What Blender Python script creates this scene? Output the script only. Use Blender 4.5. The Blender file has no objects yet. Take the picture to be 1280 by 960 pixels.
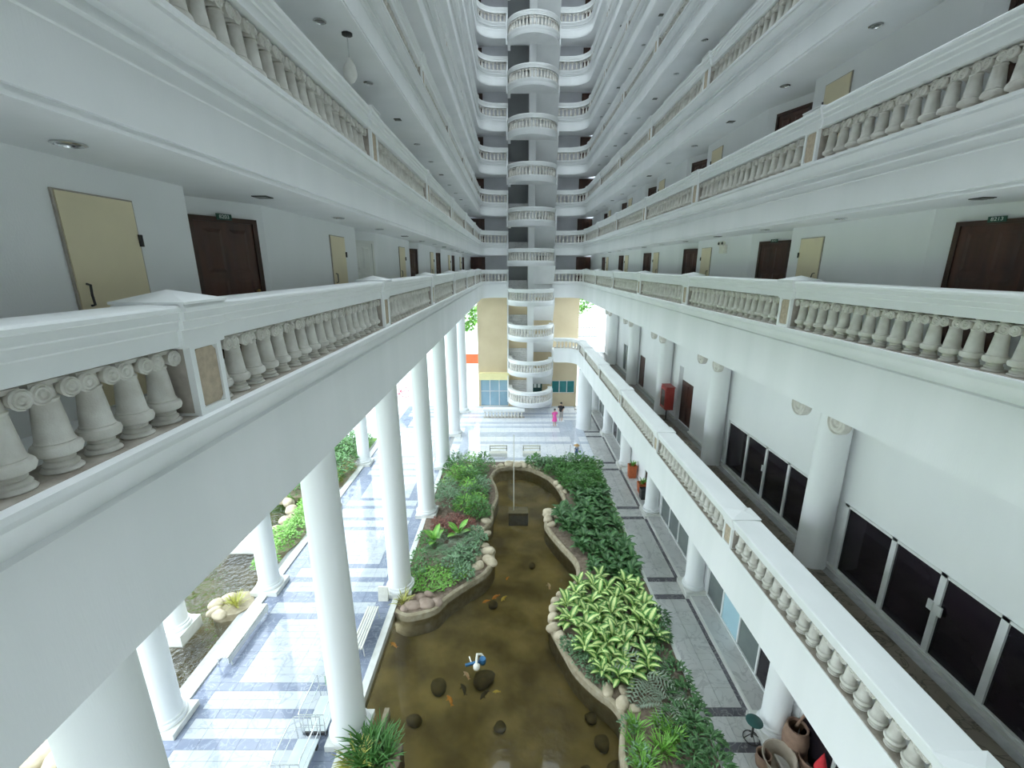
import bpy, bmesh, math, random
from mathutils import Vector, Matrix
R = random.Random(7)
PI = math.pi
SC = bpy.context.scene
COL = SC.collection

# ------------------------------------------------------------------ camera, sky, exposure
CAM_H = 13.3
cam_data = bpy.data.cameras.new('camera')
cam_data.sensor_width = 36.0
cam_data.lens = 550.0 / 1280.0 * 36.0
cam_data.shift_x = -2.0 / 1280.0
cam_data.clip_start = 0.02
cam_data.clip_end = 500
cam = bpy.data.objects.new('camera', cam_data)
COL.objects.link(cam)
cam.location = (0, 0, CAM_H)
cam.rotation_euler = (math.radians(75), 0, 0)
SC.camera = cam

world = bpy.data.worlds.new('sky')
SC.world = world
world.use_nodes = True
bg = world.node_tree.nodes['Background']
bg.inputs[0].default_value = (0.81, 0.93, 1.0, 1)
# overcast sky: brightest overhead, evenly falling to the horizon
_nt = world.node_tree
_tc = _nt.nodes.new('ShaderNodeTexCoord'); _sp = _nt.nodes.new('ShaderNodeSeparateXYZ'); _mr = _nt.nodes.new('ShaderNodeMapRange')
_mr.inputs[1].default_value = 0.0; _mr.inputs[2].default_value = 1.0; _mr.inputs[3].default_value = 1.9; _mr.inputs[4].default_value = 3.4
_nt.links.new(_tc.outputs['Generated'], _sp.inputs[0]); _nt.links.new(_sp.outputs[2], _mr.inputs[0]); _nt.links.new(_mr.outputs[0], bg.inputs[1])
SC.view_settings.view_transform = 'Standard'
SC.view_settings.look = 'None'
SC.view_settings.gamma = 1.0
SC.view_settings.use_curve_mapping = False
SC.view_settings.exposure = 1.08
SC.cycles.max_bounces = 14
SC.cycles.diffuse_bounces = 10
SC.cycles.transparent_max_bounces = 8
SC.cycles.caustics_reflective = False
SC.cycles.caustics_refractive = False

# ------------------------------------------------------------------ materials
MATS = {}
def mat(name, c, rough=.6, c2=None, scale=4.0, stretch=(1, 1, 1), bump=0.0, bscale=40, metal=0.0, lo=.35, hi=.65, detail=4, spec=.5, coat=0.0, emit=None, estr=0):
    m = bpy.data.materials.new(name); m.use_nodes = True
    nt = m.node_tree; b = nt.nodes['Principled BSDF']
    b.inputs['Base Color'].default_value = (*c, 1)
    b.inputs['Roughness'].default_value = rough
    b.inputs['Metallic'].default_value = metal
    b.inputs['Specular IOR Level'].default_value = spec
    b.inputs['Coat Weight'].default_value = coat
    if emit:
        b.inputs['Emission Color'].default_value = (*emit, 1); b.inputs['Emission Strength'].default_value = estr
    if c2 or bump:
        tc = nt.nodes.new('ShaderNodeNewGeometry')
        mp = nt.nodes.new('ShaderNodeMapping'); mp.inputs['Scale'].default_value = stretch
        nt.links.new(tc.outputs['Position'], mp.inputs['Vector'])
    if c2:
        n = nt.nodes.new('ShaderNodeTexNoise'); n.inputs['Scale'].default_value = scale; n.inputs['Detail'].default_value = detail
        nt.links.new(mp.outputs[0], n.inputs['Vector'])
        r = nt.nodes.new('ShaderNodeValToRGB')
        r.color_ramp.elements[0].position = lo; r.color_ramp.elements[0].color = (*c, 1)
        r.color_ramp.elements[1].position = hi; r.color_ramp.elements[1].color = (*c2, 1)
        nt.links.new(n.outputs['Fac'], r.inputs['Fac']); nt.links.new(r.outputs[0], b.inputs['Base Color'])
    if bump:
        n2 = nt.nodes.new('ShaderNodeTexNoise'); n2.inputs['Scale'].default_value = bscale
        nt.links.new(mp.outputs[0], n2.inputs['Vector'])
        bp = nt.nodes.new('ShaderNodeBump'); bp.inputs['Strength'].default_value = bump; bp.inputs['Distance'].default_value = .02
        nt.links.new(n2.outputs['Fac'], bp.inputs['Height']); nt.links.new(bp.outputs[0], b.inputs['Normal'])
    MATS[name] = m
    return m

def veins(name, c, c2, c3, scale, rough, spread=.03):
    """polished stone: soft clouds plus thin dark veins"""
    m = mat(name, c, rough, c2, scale, lo=.3, hi=.7, detail=6)
    nt = m.node_tree; b = nt.nodes['Principled BSDF']
    ramp = [n for n in nt.nodes if n.type == 'VALTORGB'][0]
    mp = [n for n in nt.nodes if n.type == 'MAPPING'][0]
    n = nt.nodes.new('ShaderNodeTexNoise'); n.inputs['Scale'].default_value = scale * 1.7; n.inputs['Detail'].default_value = 8; n.inputs['Distortion'].default_value = 1.2
    nt.links.new(mp.outputs[0], n.inputs['Vector'])
    r = nt.nodes.new('ShaderNodeValToRGB')
    e = r.color_ramp.elements
    e[0].position = .5 - spread; e[0].color = (0, 0, 0, 1); e[1].position = .5 + spread; e[1].color = (0, 0, 0, 1)
    k = e.new(.5); k.color = (1, 1, 1, 1)
    nt.links.new(n.outputs['Fac'], r.inputs['Fac'])
    mx = nt.nodes.new('ShaderNodeMix'); mx.data_type = 'RGBA'
    nt.links.new(r.outputs[0], mx.inputs[0]); nt.links.new(ramp.outputs[0], mx.inputs[6]); mx.inputs[7].default_value = (*c3, 1)
    nt.links.new(mx.outputs[2], b.inputs['Base Color'])
    return m

mat('plaster', (.86, .865, .87), .7, (.80, .815, .815), .9, (1, 1, .12), bump=.08, bscale=60)
mat('plaster_wall', (.85, .855, .86), .75, (.80, .81, .815), .7, (1, 1, .4), bump=.1, bscale=80)
mat('trim_paint', (.86, .87, .865), .5, (.81, .825, .82), 1.6, (1.0, .5, .6), bump=.05)
mat('cast_stone', (.74, .72, .67), .7, (.60, .57, .52), 6, bump=.15, bscale=90)
mat('ledge_stone', (.48, .44, .385), .8, (.30, .26, .215), 5, bump=.2)  # darkened for dirt on the ledge and the shadow under the balusters
mat('panel_beige', (.56, .46, .34), .85, (.44, .36, .27), 14, bump=.3, bscale=120)
mat('post_side', (.46, .41, .36), .85, (.36, .32, .28), 9)
mat('door_brown', (.085, .030, .018), .38, (.045, .016, .010), 5, (1, 1, .15), coat=.2)
mat('door_frame_brown', (.06, .025, .016), .45, (.04, .016, .01), 5)
mat('door_cream', (.80, .70, .48), .55, (.74, .65, .45), 1.5)
mat('door_white', (.80, .80, .76), .5, (.74, .74, .70), 2)
mat('iron', (.03, .03, .03), .5, (.05, .045, .04), 20)
mat('chrome', (.75, .76, .76), .2, (.65, .66, .66), 20, metal=1.0)
mat('brass', (.45, .30, .12), .35, (.35, .22, .08), 20, metal=1.0)
mat('sign_green', (.015, .075, .05), .5, (.02, .085, .055), 8)
mat('sign_white', (.8, .85, .82), .5, (.75, .8, .78), 8)
mat('alu_white', (.78, .79, .78), .35, (.70, .71, .70), 3)
mat('glass_black', (.010, .009, .012), .06, (.018, .012, .018), .8, spec=.35)
mat('glass_grey', (.16, .19, .18), .05, (.11, .13, .13), .5, spec=.8)
mat('glass_blue', (.30, .46, .56), .05, (.24, .38, .47), .6, spec=.8)
mat('glass_teal', (.02, .16, .17), .06, (.03, .22, .22), 1.2, spec=.5)
mat('blind_blue', (.45, .66, .74), .3, (.38, .58, .66), .6)
mat('beige_wall', (.66, .55, .37), .8, (.60, .49, .32), .6, bump=.1, bscale=30)
veins('marble_white', (.64, .66, .70), (.50, .53, .58), (.44, .47, .53), .8, .06)
veins('marble_blue', (.30, .335, .44), (.22, .25, .34), (.38, .42, .52), 1.3, .07)
veins('marble_white_lit', (.84, .85, .87), (.72, .74, .78), (.64, .67, .73), .8, .06)  # white marble lightened for the strong light on the far floor
veins('marble_blue_lit', (.56, .60, .68), (.46, .50, .59), (.62, .66, .73), 1.3, .07)  # blue marble lightened the same way, glare put into the colour
veins('marble_grey', (.70, .69, .68), (.58, .57, .56), (.50, .49, .49), .9, .2, .035)
veins('marble_dark', (.085, .08, .095), (.14, .13, .15), (.30, .29, .30), 1.8, .2)
veins('marble_brown', (.20, .165, .13), (.30, .26, .215), (.10, .08, .065), 1.3, .35)
mat('grout', (.42, .42, .42), .8, (.35, .35, .35), 8)
mat('kerb_white', (.80, .80, .77), .5, (.70, .70, .66), 3)
mat('kerb_tan', (.40, .35, .25), .85, (.30, .25, .16), 5, bump=.4)
mat('boulder', (.60, .52, .38), .85, (.44, .37, .26), 3.2, bump=.5, bscale=14)
mat('boulder_brown', (.42, .32, .26), .85, (.30, .22, .17), 3.5, bump=.5, bscale=14)
mat('soil', (.16, .12, .085), .95, (.26, .20, .15), 7, bump=.6, bscale=25)
mat('lawn', (.10, .22, .035), .9, (.17, .32, .05), 3, bump=.5)
mat('paving_out', (.72, .73, .72), .6, (.62, .64, .64), 1.2)
mat('pond_bed', (.34, .27, .12), .95, (.13, .10, .042), .8, lo=.32, hi=.66, bump=.4, bscale=7, detail=8)
mat('pond_step', (.085, .068, .035), .95, (.06, .048, .028), 2.5)
mat('algae_rock', (.085, .07, .038), .95, (.13, .105, .05), 5)
mat('terracotta', (.50, .13, .045), .7, (.42, .10, .03), 6)
mat('clay_jar', (.30, .19, .13), .7, (.20, .12, .085), 4, bump=.2)
mat('clay_pale', (.42, .36, .29), .75, (.34, .28, .22), 5)
mat('pot_black', (.03, .03, .035), .4, (.045, .045, .05), 6)
mat('red_box', (.36, .045, .035), .4, (.28, .03, .025), 3)
mat('glass_smoke', (.09, .07, .065), .15, (.12, .09, .085), 4)
mat('orange_banner', (.75, .14, .045), .5, (.68, .12, .04), 3)
mat('magenta', (.42, .08, .12), .8, (.30, .05, .08), 5)
mat('skin', (.58, .36, .25), .6, (.54, .33, .23), 9)
mat('hair', (.012, .010, .009), .5, (.02, .015, .012), 20)
mat('cloth_pink', (.85, .12, .42), .8, (.78, .10, .38), 10)
mat('cloth_black', (.012, .012, .014), .85, (.02, .02, .022), 10)
mat('cloth_grey', (.40, .38, .36), .85, (.36, .34, .32), 10)
mat('cloth_blue', (.10, .17, .32), .85, (.08, .14, .28), 10)
mat('cloth_white', (.75, .77, .78), .85, (.68, .70, .72), 10)
mat('straw', (.55, .36, .17), .85, (.45, .28, .12), 25)
mat('koi_orange', (.75, .26, .03), .4, (.80, .36, .05), 3)
mat('koi_yellow', (.75, .55, .06), .4, (.80, .62, .15), 3)
mat('koi_pale', (.75, .45, .30), .4, (.80, .66, .55), 5)
mat('koi_dark', (.06, .05, .03), .5, (.04, .035, .02), 3)
mat('plastic_white', (.82, .80, .72), .4, (.74, .72, .64), 8)
mat('plastic_blue', (.03, .12, .26), .4, (.04, .16, .32), 8)
mat('green_paint', (.015, .075, .07), .4, (.02, .09, .08), 6)
mat('tag_green', (.25, .55, .26), .6, (.22, .5, .24), 6)
mat('tray_pale', (.68, .74, .76), .35, (.62, .68, .7), 4)
mat('red_hat', (.62, .03, .04), .8, (.5, .02, .03), 10)
mat('lamp_glass', (.80, .79, .74), .3, (.74, .73, .68), 10)
mat('lamp_inner', (.20, .21, .19), .3, (.28, .29, .27), 25)
mat('bark', (.17, .12, .08), .9, (.11, .08, .05), 8)
mat('rail_grey', (.06, .07, .075), .5, (.08, .09, .095), 4)
mat('stair_shade_grey', (.33, .34, .345), .8, (.29, .30, .305), .8)  # dark tone standing in for the shade inside the stair opening
mat('end_shade_grey', (.60, .60, .63), .8, (.54, .54, .57), .8)  # end walls greyed so the shade behind the balusters reads deeper
mat('canopy_cream', (.86, .78, .42), .6, (.80, .72, .38), 2)

def leafmat(name, edge, mid, w=.25):
    m = bpy.data.materials.new(name); m.use_nodes = True
    nt = m.node_tree; b = nt.nodes['Principled BSDF']; b.inputs['Roughness'].default_value = .45
    uv = nt.nodes.new('ShaderNodeUVMap'); sp = nt.nodes.new('ShaderNodeSeparateXYZ'); nt.links.new(uv.outputs[0], sp.inputs[0])
    a = nt.nodes.new('ShaderNodeMath'); a.operation = 'SUBTRACT'; a.inputs[1].default_value = .5; nt.links.new(sp.outputs[0], a.inputs[0])
    ab = nt.nodes.new('ShaderNodeMath'); ab.operation = 'ABSOLUTE'; nt.links.new(a.outputs[0], ab.inputs[0])
    nz = nt.nodes.new('ShaderNodeTexNoise'); nz.inputs['Scale'].default_value = 22
    ge = nt.nodes.new('ShaderNodeNewGeometry'); nt.links.new(ge.outputs['Position'], nz.inputs['Vector'])
    ad = nt.nodes.new('ShaderNodeMath'); ad.operation = 'MULTIPLY_ADD'; ad.inputs[1].default_value = .25; nt.links.new(nz.outputs['Fac'], ad.inputs[0]); nt.links.new(ab.outputs[0], ad.inputs[2])
    r = nt.nodes.new('ShaderNodeValToRGB'); r.color_ramp.elements[0].position = w; r.color_ramp.elements[0].color = (*mid, 1)
    r.color_ramp.elements[1].position = w + .17; r.color_ramp.elements[1].color = (*edge, 1)
    nt.links.new(ad.outputs[0], r.inputs['Fac'])
    hs = nt.nodes.new('ShaderNodeHueSaturation'); nt.links.new(r.outputs[0], hs.inputs['Color'])
    n3 = nt.nodes.new('ShaderNodeTexNoise'); n3.inputs['Scale'].default_value = 1.7; nt.links.new(ge.outputs['Position'], n3.inputs['Vector'])
    mr = nt.nodes.new('ShaderNodeMapRange'); mr.inputs[3].default_value = .6; mr.inputs[4].default_value = 1.45
    nt.links.new(n3.outputs['Fac'], mr.inputs[0]); nt.links.new(mr.outputs[0], hs.inputs['Value'])
    nt.links.new(hs.outputs[0], b.inputs['Base Color'])
    MATS[name] = m
leafmat('leaf_striped', (.09, .26, .045), (.64, .74, .29), .28)
leafmat('leaf_dark', (.04, .125, .035), (.11, .215, .075), .2)
leafmat('leaf_mid', (.055, .17, .035), (.11, .26, .06), .2)
leafmat('leaf_bright', (.13, .34, .045), (.24, .47, .08), .25)
leafmat('leaf_bluegreen', (.11, .22, .105), (.23, .35, .19), .2)
leafmat('leaf_red', (.19, .065, .045), (.26, .12, .09), .2)
leafmat('leaf_grey', (.20, .26, .18), (.33, .38, .28), .2)
leafmat('leaf_yellow', (.35, .36, .06), (.50, .48, .14), .25)

def water_mat(name, tint, rough, wscale, wstr, wd=.03, ior=1.33):
    m = bpy.data.materials.new(name); m.use_nodes = True
    nt = m.node_tree; nt.nodes.clear()
    out = nt.nodes.new('ShaderNodeOutputMaterial'); tr = nt.nodes.new('ShaderNodeBsdfTransparent'); tr.inputs[0].default_value = (*tint, 1)
    gl = nt.nodes.new('ShaderNodeBsdfGlossy'); gl.inputs['Roughness'].default_value = rough
    fr = nt.nodes.new('ShaderNodeFresnel'); fr.inputs['IOR'].default_value = ior
    ge = nt.nodes.new('ShaderNodeNewGeometry'); nz = nt.nodes.new('ShaderNodeTexNoise'); nz.inputs['Scale'].default_value = wscale; nz.inputs['Detail'].default_value = 2
    nt.links.new(ge.outputs['Position'], nz.inputs['Vector'])
    bp = nt.nodes.new('ShaderNodeBump'); bp.inputs['Strength'].default_value = wstr; bp.inputs['Distance'].default_value = wd
    nt.links.new(nz.outputs['Fac'], bp.inputs['Height'])
    nt.links.new(bp.outputs[0], gl.inputs['Normal']); nt.links.new(bp.outputs[0], fr.inputs['Normal'])
    mx = nt.nodes.new('ShaderNodeMixShader'); nt.links.new(fr.outputs[0], mx.inputs[0]); nt.links.new(tr.outputs[0], mx.inputs[1]); nt.links.new(gl.outputs[0], mx.inputs[2])
    nt.links.new(mx.outputs[0], out.inputs['Surface'])
    MATS[name] = m
water_mat('pond_water', (.82, .78, .62), .0, 1.3, .05)
water_mat('pool_water', (.70, .70, .60), .02, 5, 1.0, .3, 1.6)

# ------------------------------------------------------------------ helpers
class MB:
    def __init__(s): s.v = []; s.f = []; s.m = []; s.mats = []; s.uv = None
    def mi(s, n):
        if n not in s.mats: s.mats.append(n)
        return s.mats.index(n)
    def add(s, vs, fs, m, M=None):
        o = len(s.v); k = s.mi(m)
        if M is not None: vs = [tuple(M @ Vector(p)) for p in vs]
        s.v += [tuple(p) for p in vs]; s.f += [tuple(i + o for i in f) for f in fs]; s.m += [k] * len(fs)
    def box(s, x0, x1, y0, y1, z0, z1, m, M=None):
        vs = [(x0, y0, z0), (x1, y0, z0), (x1, y1, z0), (x0, y1, z0), (x0, y0, z1), (x1, y0, z1), (x1, y1, z1), (x0, y1, z1)]
        s.add(vs, [(0, 3, 2, 1), (4, 5, 6, 7), (0, 1, 5, 4), (1, 2, 6, 5), (2, 3, 7, 6), (3, 0, 4, 7)], m, M)
    def lathe(s, prof, seg, m, M=None, cap=True):
        vs = []; fs = []; n = len(prof)
        for r, z in prof:
            for i in range(seg):
                a = 2 * PI * i / seg; vs.append((r * math.cos(a), r * math.sin(a), z))
        for j in range(n - 1):
            for i in range(seg):
                k = (i + 1) % seg; fs.append((j * seg + i, j * seg + k, (j + 1) * seg + k, (j + 1) * seg + i))
        if cap:
            fs.append(tuple(range(seg - 1, -1, -1))); fs.append(tuple(range((n - 1) * seg, n * seg)))
        s.add(vs, fs, m, M)
    def tube(s, pts, r, m, seg=6, rad=None, closed=False):
        pts = [Vector(p) for p in pts]; n = len(pts); vs = []; fs = []
        up = Vector((0, 0, 1)); prev = None
        for i, p in enumerate(pts):
            if closed: d = pts[(i + 1) % n] - pts[i - 1]
            else: d = pts[min(i + 1, n - 1)] - pts[max(i - 1, 0)]
            d.normalize()
            if prev is None:
                a = d.cross(up)
                if a.length < .1: a = d.cross(Vector((1, 0, 0)))
            else: a = prev - d * prev.dot(d)
            a.normalize(); prev = a; b = d.cross(a); rr = rad[i] if rad else r
            for k in range(seg):
                t = 2 * PI * k / seg; vs.append(p + (a * math.cos(t) + b * math.sin(t)) * rr)
        for i in range(n if closed else n - 1):
            for k in range(seg):
                k2 = (k + 1) % seg; j = (i + 1) % n
                fs.append((i * seg + k, i * seg + k2, j * seg + k2, j * seg + k))
        if not closed:
            fs.append(tuple(range(seg - 1, -1, -1))); fs.append(tuple(range((n - 1) * seg, n * seg)))
        s.add(vs, fs, m)
    def sphere(s, c, r, m, seg=12, rings=8, M=None):
        prof = []
        rx, ry, rz = r if isinstance(r, (tuple, list)) else (r, r, r)
        vs = []; fs = []
        for j in range(rings + 1):
            t = PI * j / rings
            for i in range(seg):
                a = 2 * PI * i / seg
                vs.append((c[0] + rx * math.sin(t) * math.cos(a), c[1] + ry * math.sin(t) * math.sin(a), c[2] - rz * math.cos(t)))
        for j in range(rings):
            for i in range(seg):
                k = (i + 1) % seg; fs.append((j * seg + i, j * seg + k, (j + 1) * seg + k, (j + 1) * seg + i))
        s.add(vs, fs, m, M)
    def mesh(s, name, smooth=0):
        me = bpy.data.meshes.new(name); me.from_pydata(s.v, [], s.f)
        for n in s.mats: me.materials.append(MATS[n])
        me.polygons.foreach_set('material_index', s.m)
        if s.uv:
            l = me.uv_layers.new(name='UVMap'); flat = []
            for q in s.uv: flat += q
            l.data.foreach_set('uv', flat)
        me.validate(); me.update()
        if smooth:
            bm = bmesh.new(); bm.from_mesh(me)
            if not s.uv: bmesh.ops.remove_doubles(bm, verts=bm.verts, dist=1e-5)
            bmesh.ops.recalc_face_normals(bm, faces=bm.faces)
            bm.to_mesh(me); bm.free()
            me.polygons.foreach_set('use_smooth', [True] * len(me.polygons))
            if smooth < 180: me.set_sharp_from_angle(angle=math.radians(smooth))
        return me
    def obj(s, name, parent=None, smooth=0, **kw):
        return link(name, s.mesh(name, smooth), parent, **kw)

def link(name, me, parent=None, loc=None, rz=None, M=None, label=None, cat=None, group=None, kind=None):
    o = bpy.data.objects.new(name, me); COL.objects.link(o)
    if loc is not None: o.location = loc
    if rz is not None: o.rotation_euler = (0, 0, rz)
    if M is not None: o.matrix_local = M
    if parent is not None: o.parent = parent
    return tag(o, label, cat, group, kind)
def tag(o, label=None, cat=None, group=None, kind=None):
    if label: o['label'] = label
    if cat: o['category'] = cat
    if group: o['group'] = group
    if kind: o['kind'] = kind
    return o
def empty(name, loc=(0, 0, 0), rz=0, **kw): return link(name, None, None, loc, rz, **kw)
def copy_tree(o, parent=None):
    c = o.copy(); COL.objects.link(c)
    if parent is not None: c.parent = parent
    for ch in list(o.children): copy_tree(ch, c)
    return c
def T(x, y, z): return Matrix.Translation((x, y, z))
def RZ(a): return Matrix.Rotation(a, 4, 'Z')
def RX(a): return Matrix.Rotation(a, 4, 'X')
def RY(a): return Matrix.Rotation(a, 4, 'Y')

def extrude(mb, prof, path, m):
    """closed profile [(n, z)] swept along path [(x, y, nx, ny)]"""
    n = len(prof); o = []
    for x, y, nx, ny in path:
        for d, z in prof: o.append((x + nx * d, y + ny * d, z))
    fs = []
    for i in range(len(path) - 1):
        for k in range(n):
            k2 = (k + 1) % n; fs.append((i * n + k, i * n + k2, (i + 1) * n + k2, (i + 1) * n + k))
    fs.append(tuple(range(n - 1, -1, -1))); fs.append(tuple(range((len(path) - 1) * n, len(path) * n)))
    mb.add(o, fs, m)

def rail_path(sgn, X, yend, rad, xend, y0=-3.0):
    """one side of the gallery: straight run, rounded inner corner, run along the end; normals point away from the atrium"""
    p = [(X, y0, sgn, 0), (X, yend - rad, sgn, 0)]
    cx, cy = X - sgn * rad, yend - rad
    for i in range(1, 9):
        a = PI / 2 * i / 8
        p.append((cx + sgn * rad * math.cos(a), cy + rad * math.sin(a), sgn * math.cos(a), math.sin(a)))
    p.append((xend, yend, 0, 1))
    return p
def walk(path):
    """(length so far) lookup along a path"""
    L = [0]
    for a, b in zip(path, path[1:]): L.append(L[-1] + math.hypot(b[0] - a[0], b[1] - a[1]))
    def at(s):
        for i in range(len(path) - 1):
            if s <= L[i + 1] or i == len(path) - 2:
                t = (s - L[i]) / max(1e-6, L[i + 1] - L[i]); a, b = path[i], path[i + 1]
                nx, ny = a[2] + (b[2] - a[2]) * t, a[3] + (b[3] - a[3]) * t; l = math.hypot(nx, ny)
                return (a[0] + (b[0] - a[0]) * t, a[1] + (b[1] - a[1]) * t, nx / l, ny / l)
    return L[-1], at

# ------------------------------------------------------------------ levels of the building
XL, XR, YE = -2.86, 6.08, 41.0
BAY, POST0 = 5.94, 4.0
FF = 3.32
def ledge(k): return 11.98 + FF * (k - 2)
TOPLEVEL = 12  # storeys above the view are added to hold back light from the sky
WL, WR = -4.0, 7.15          # gallery walls
Y_NEAR = -3.0
ORD = {1: 'first', 2: 'second', 3: 'third', 4: 'fourth', 5: 'fifth', 6: 'sixth', 7: 'seventh', 8: 'eighth', 9: 'ninth', 10: 'tenth', 11: 'eleventh', 12: 'twelfth'}

def slab_profile(z0, zb, deep=1.95):
    if z0 - zb > 1.3:        # deep plain beam under the lowest gallery
        return [(-.10, z0), (-.10, z0 - .045), (-.08, z0 - .05), (-.085, z0 - .09), (-.055, z0 - .13), (-.025, z0 - .19), (-.02, z0 - .22), (-.02, z0 - .245), (.045, z0 - .25), (.045, z0 - .31), (0, z0 - .33),
                (0, zb), (deep, zb), (deep, z0 - .04), (.42, z0 - .04), (.42, z0)]
    return [(-.15, z0), (-.15, z0 - .045), (-.125, z0 - .05), (-.13, z0 - .09), (-.09, z0 - .13), (-.045, z0 - .19), (-.035, z0 - .23), (-.035, z0 - .26), (.045, z0 - .265), (.045, z0 - .33), (.0, z0 - .34), (.0, z0 - .365),
            (.04, z0 - .38), (.04, z0 - .50), (.0, z0 - .515), (.0, z0 - .53), (.015, z0 - .54), (0, zb + .075), (.025, zb + .07), (.025, zb + .035), (0, zb + .03), (0, zb), (deep, zb), (deep, z0 - .04), (.42, z0 - .04), (.42, z0)]
def coping_profile(zt, h, w=.5):
    return [(-.05, zt), (-.065, zt - .02), (-.065, zt - .05), (-.045, zt - .06), (-.045, zt - .12), (-.02, zt - .135), (-.02, zt - .2), (.005, zt - .215), (.005, zt - h),
            (w - .09, zt - h), (w - .09, zt - .2), (w - .03, zt - .12), (w, zt - .05), (w, zt - .01), (w * .5, zt + .012)]

# balusters -------------------------------------------------------
def baluster_mesh(height, fine, name):
    mb = MB(); s = height / .63
    if fine:
        prof = [(.106, 0), (.114, .012), (.106, .026), (.089, .033), (.096, .05), (.089, .064), (.074, .071), (.082, .084), (.074, .098), (.092, .106), (.124, .120), (.135, .15), (.127, .180), (.104, .192),
                (.108, .20), (.102, .206), (.098, .215), (.072, .455), (.078, .462), (.078, .474), (.066, .482), (.066, .52), (.060, .55), (.055, .575), (.055, .63)]
        mb.lathe([(r, z * s) for r, z in prof], 14, 'cast_stone')
        for sy in (-1, 1):   # scroll bolsters of the capital
            M = T(0, sy * .095, .525 * s) @ RY(PI / 2)
            mb.lathe([(.0, -.112), (.016, -.116), (.024, -.104), (.032, -.104), (.038, -.116), (.048, -.116), (.053, -.104), (.062, -.112), (.070, -.1), (.05, -.04), (.05, .04), (.070, .1), (.062, .112), (.053, .104), (.048, .116), (.038, .116), (.032, .104), (.024, .104), (.016, .116), (.0, .112)], 12, 'cast_stone', M, cap=False)
        mb.box(-.07, .07, -.13, .13, .565 * s, .592 * s, 'cast_stone')
    else:
        prof = [(.11, 0), (.088, .09 * s), (.128, .15 * s), (.104, .2 * s), (.072, .46 * s), (.058, .63 * s)]
        mb.lathe(prof, 7, 'cast_stone', cap=False)
        mb.box(-.09, .09, -.15, .15, .49 * s, .585 * s, 'cast_stone')
    return mb.mesh(name, 40 if fine else 50)
BAL_FINE = baluster_mesh(.66, True, 'baluster')
BAL_FINE_LOW = baluster_mesh(.60, True, 'baluster')
def coarse(height):
    mb = MB(); s = height / .63
    mb.lathe([(.10, 0), (.075, .09 * s), (.112, .15 * s), (.088, .2 * s), (.052, .46 * s), (.045, .63 * s)], 7, 'cast_stone', cap=False)
    mb.box(-.08, .08, -.105, .105, .50 * s, .57 * s, 'cast_stone')
    return mb

def post_mesh(h, w=.42, d=.36):
    mb = MB(); x0, x1 = -.0, d
    mb.box(x0, x1, -w / 2, w / 2, 0, h, 'trim_paint')
    # two narrow raised edge strips and rails around the sunk face
    for y in (-w / 2, w / 2 - .06): mb.box(-.03, 0, y, y + .06, 0, h, 'trim_paint')
    mb.box(-.03, 0, -w / 2 + .06, w / 2 - .06, 0, .06, 'trim_paint'); mb.box(-.03, 0, -w / 2 + .06, w / 2 - .06, h - .05, h, 'trim_paint')
    for y in (-w / 2 - .002, w / 2 - .006): mb.box(x0 + .03, x1 - .03, y, y + .008, .03, h - .03, 'post_side')
    return mb.mesh('post')
def post_panel_mesh(h, w=.42):
    mb = MB(); a, z0, z1, c = w / 2 - .066, .07, h - .06, .04
    pts = [(-a + c, z0), (a - c, z0), (a, z0 + c), (a, z1 - c), (a - c, z1), (-a + c, z1), (-a, z1 - c), (-a, z0 + c)]
    vs = [(-.012, y, z) for y, z in pts] + [(-.001, y, z) for y, z in pts]; n = len(pts)
    mb.add(vs, [tuple(range(n)), tuple(range(2 * n - 1, n - 1, -1))] + [(i, (i + 1) % n, (i + 1) % n + n, i + n) for i in range(n)], 'panel_beige')
    return mb.mesh('post_panel')
def post_cap_mesh(h, w=.5):
    mb = MB(); a = .27
    extrude(mb, [(d + (-.04 if d < w / 2 else .02), z + (.012 if z > -.02 else (-.02 if z < -h + .01 else 0))) for d, z in coping_profile(0, h, w)], [(0, -a, 1, 0), (0, a, 1, 0)], 'trim_paint')
    mb.add([(-.11, -a - .012, .008), (w + .03, -a - .012, .008), (w + .03, a + .012, .008), (-.11, a + .012, .008), (-.11, -a - .012, .03), (w + .03, -a - .012, .03), (w + .03, a + .012, .03), (-.11, a + .012, .03), (w * .5 - .02, 0, .12)], [(4, 5, 8), (5, 6, 8), (6, 7, 8), (7, 4, 8), (0, 1, 5, 4), (1, 2, 6, 5), (2, 3, 7, 6), (3, 0, 4, 7)], 'trim_paint')
    return mb.mesh('post_cap')

PM, PP, PC = post_mesh(.66), post_panel_mesh(.66), post_cap_mesh(.35)
PM1, PP1, PC1 = post_mesh(.60), post_panel_mesh(.60), post_cap_mesh(.26, .60)

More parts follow.
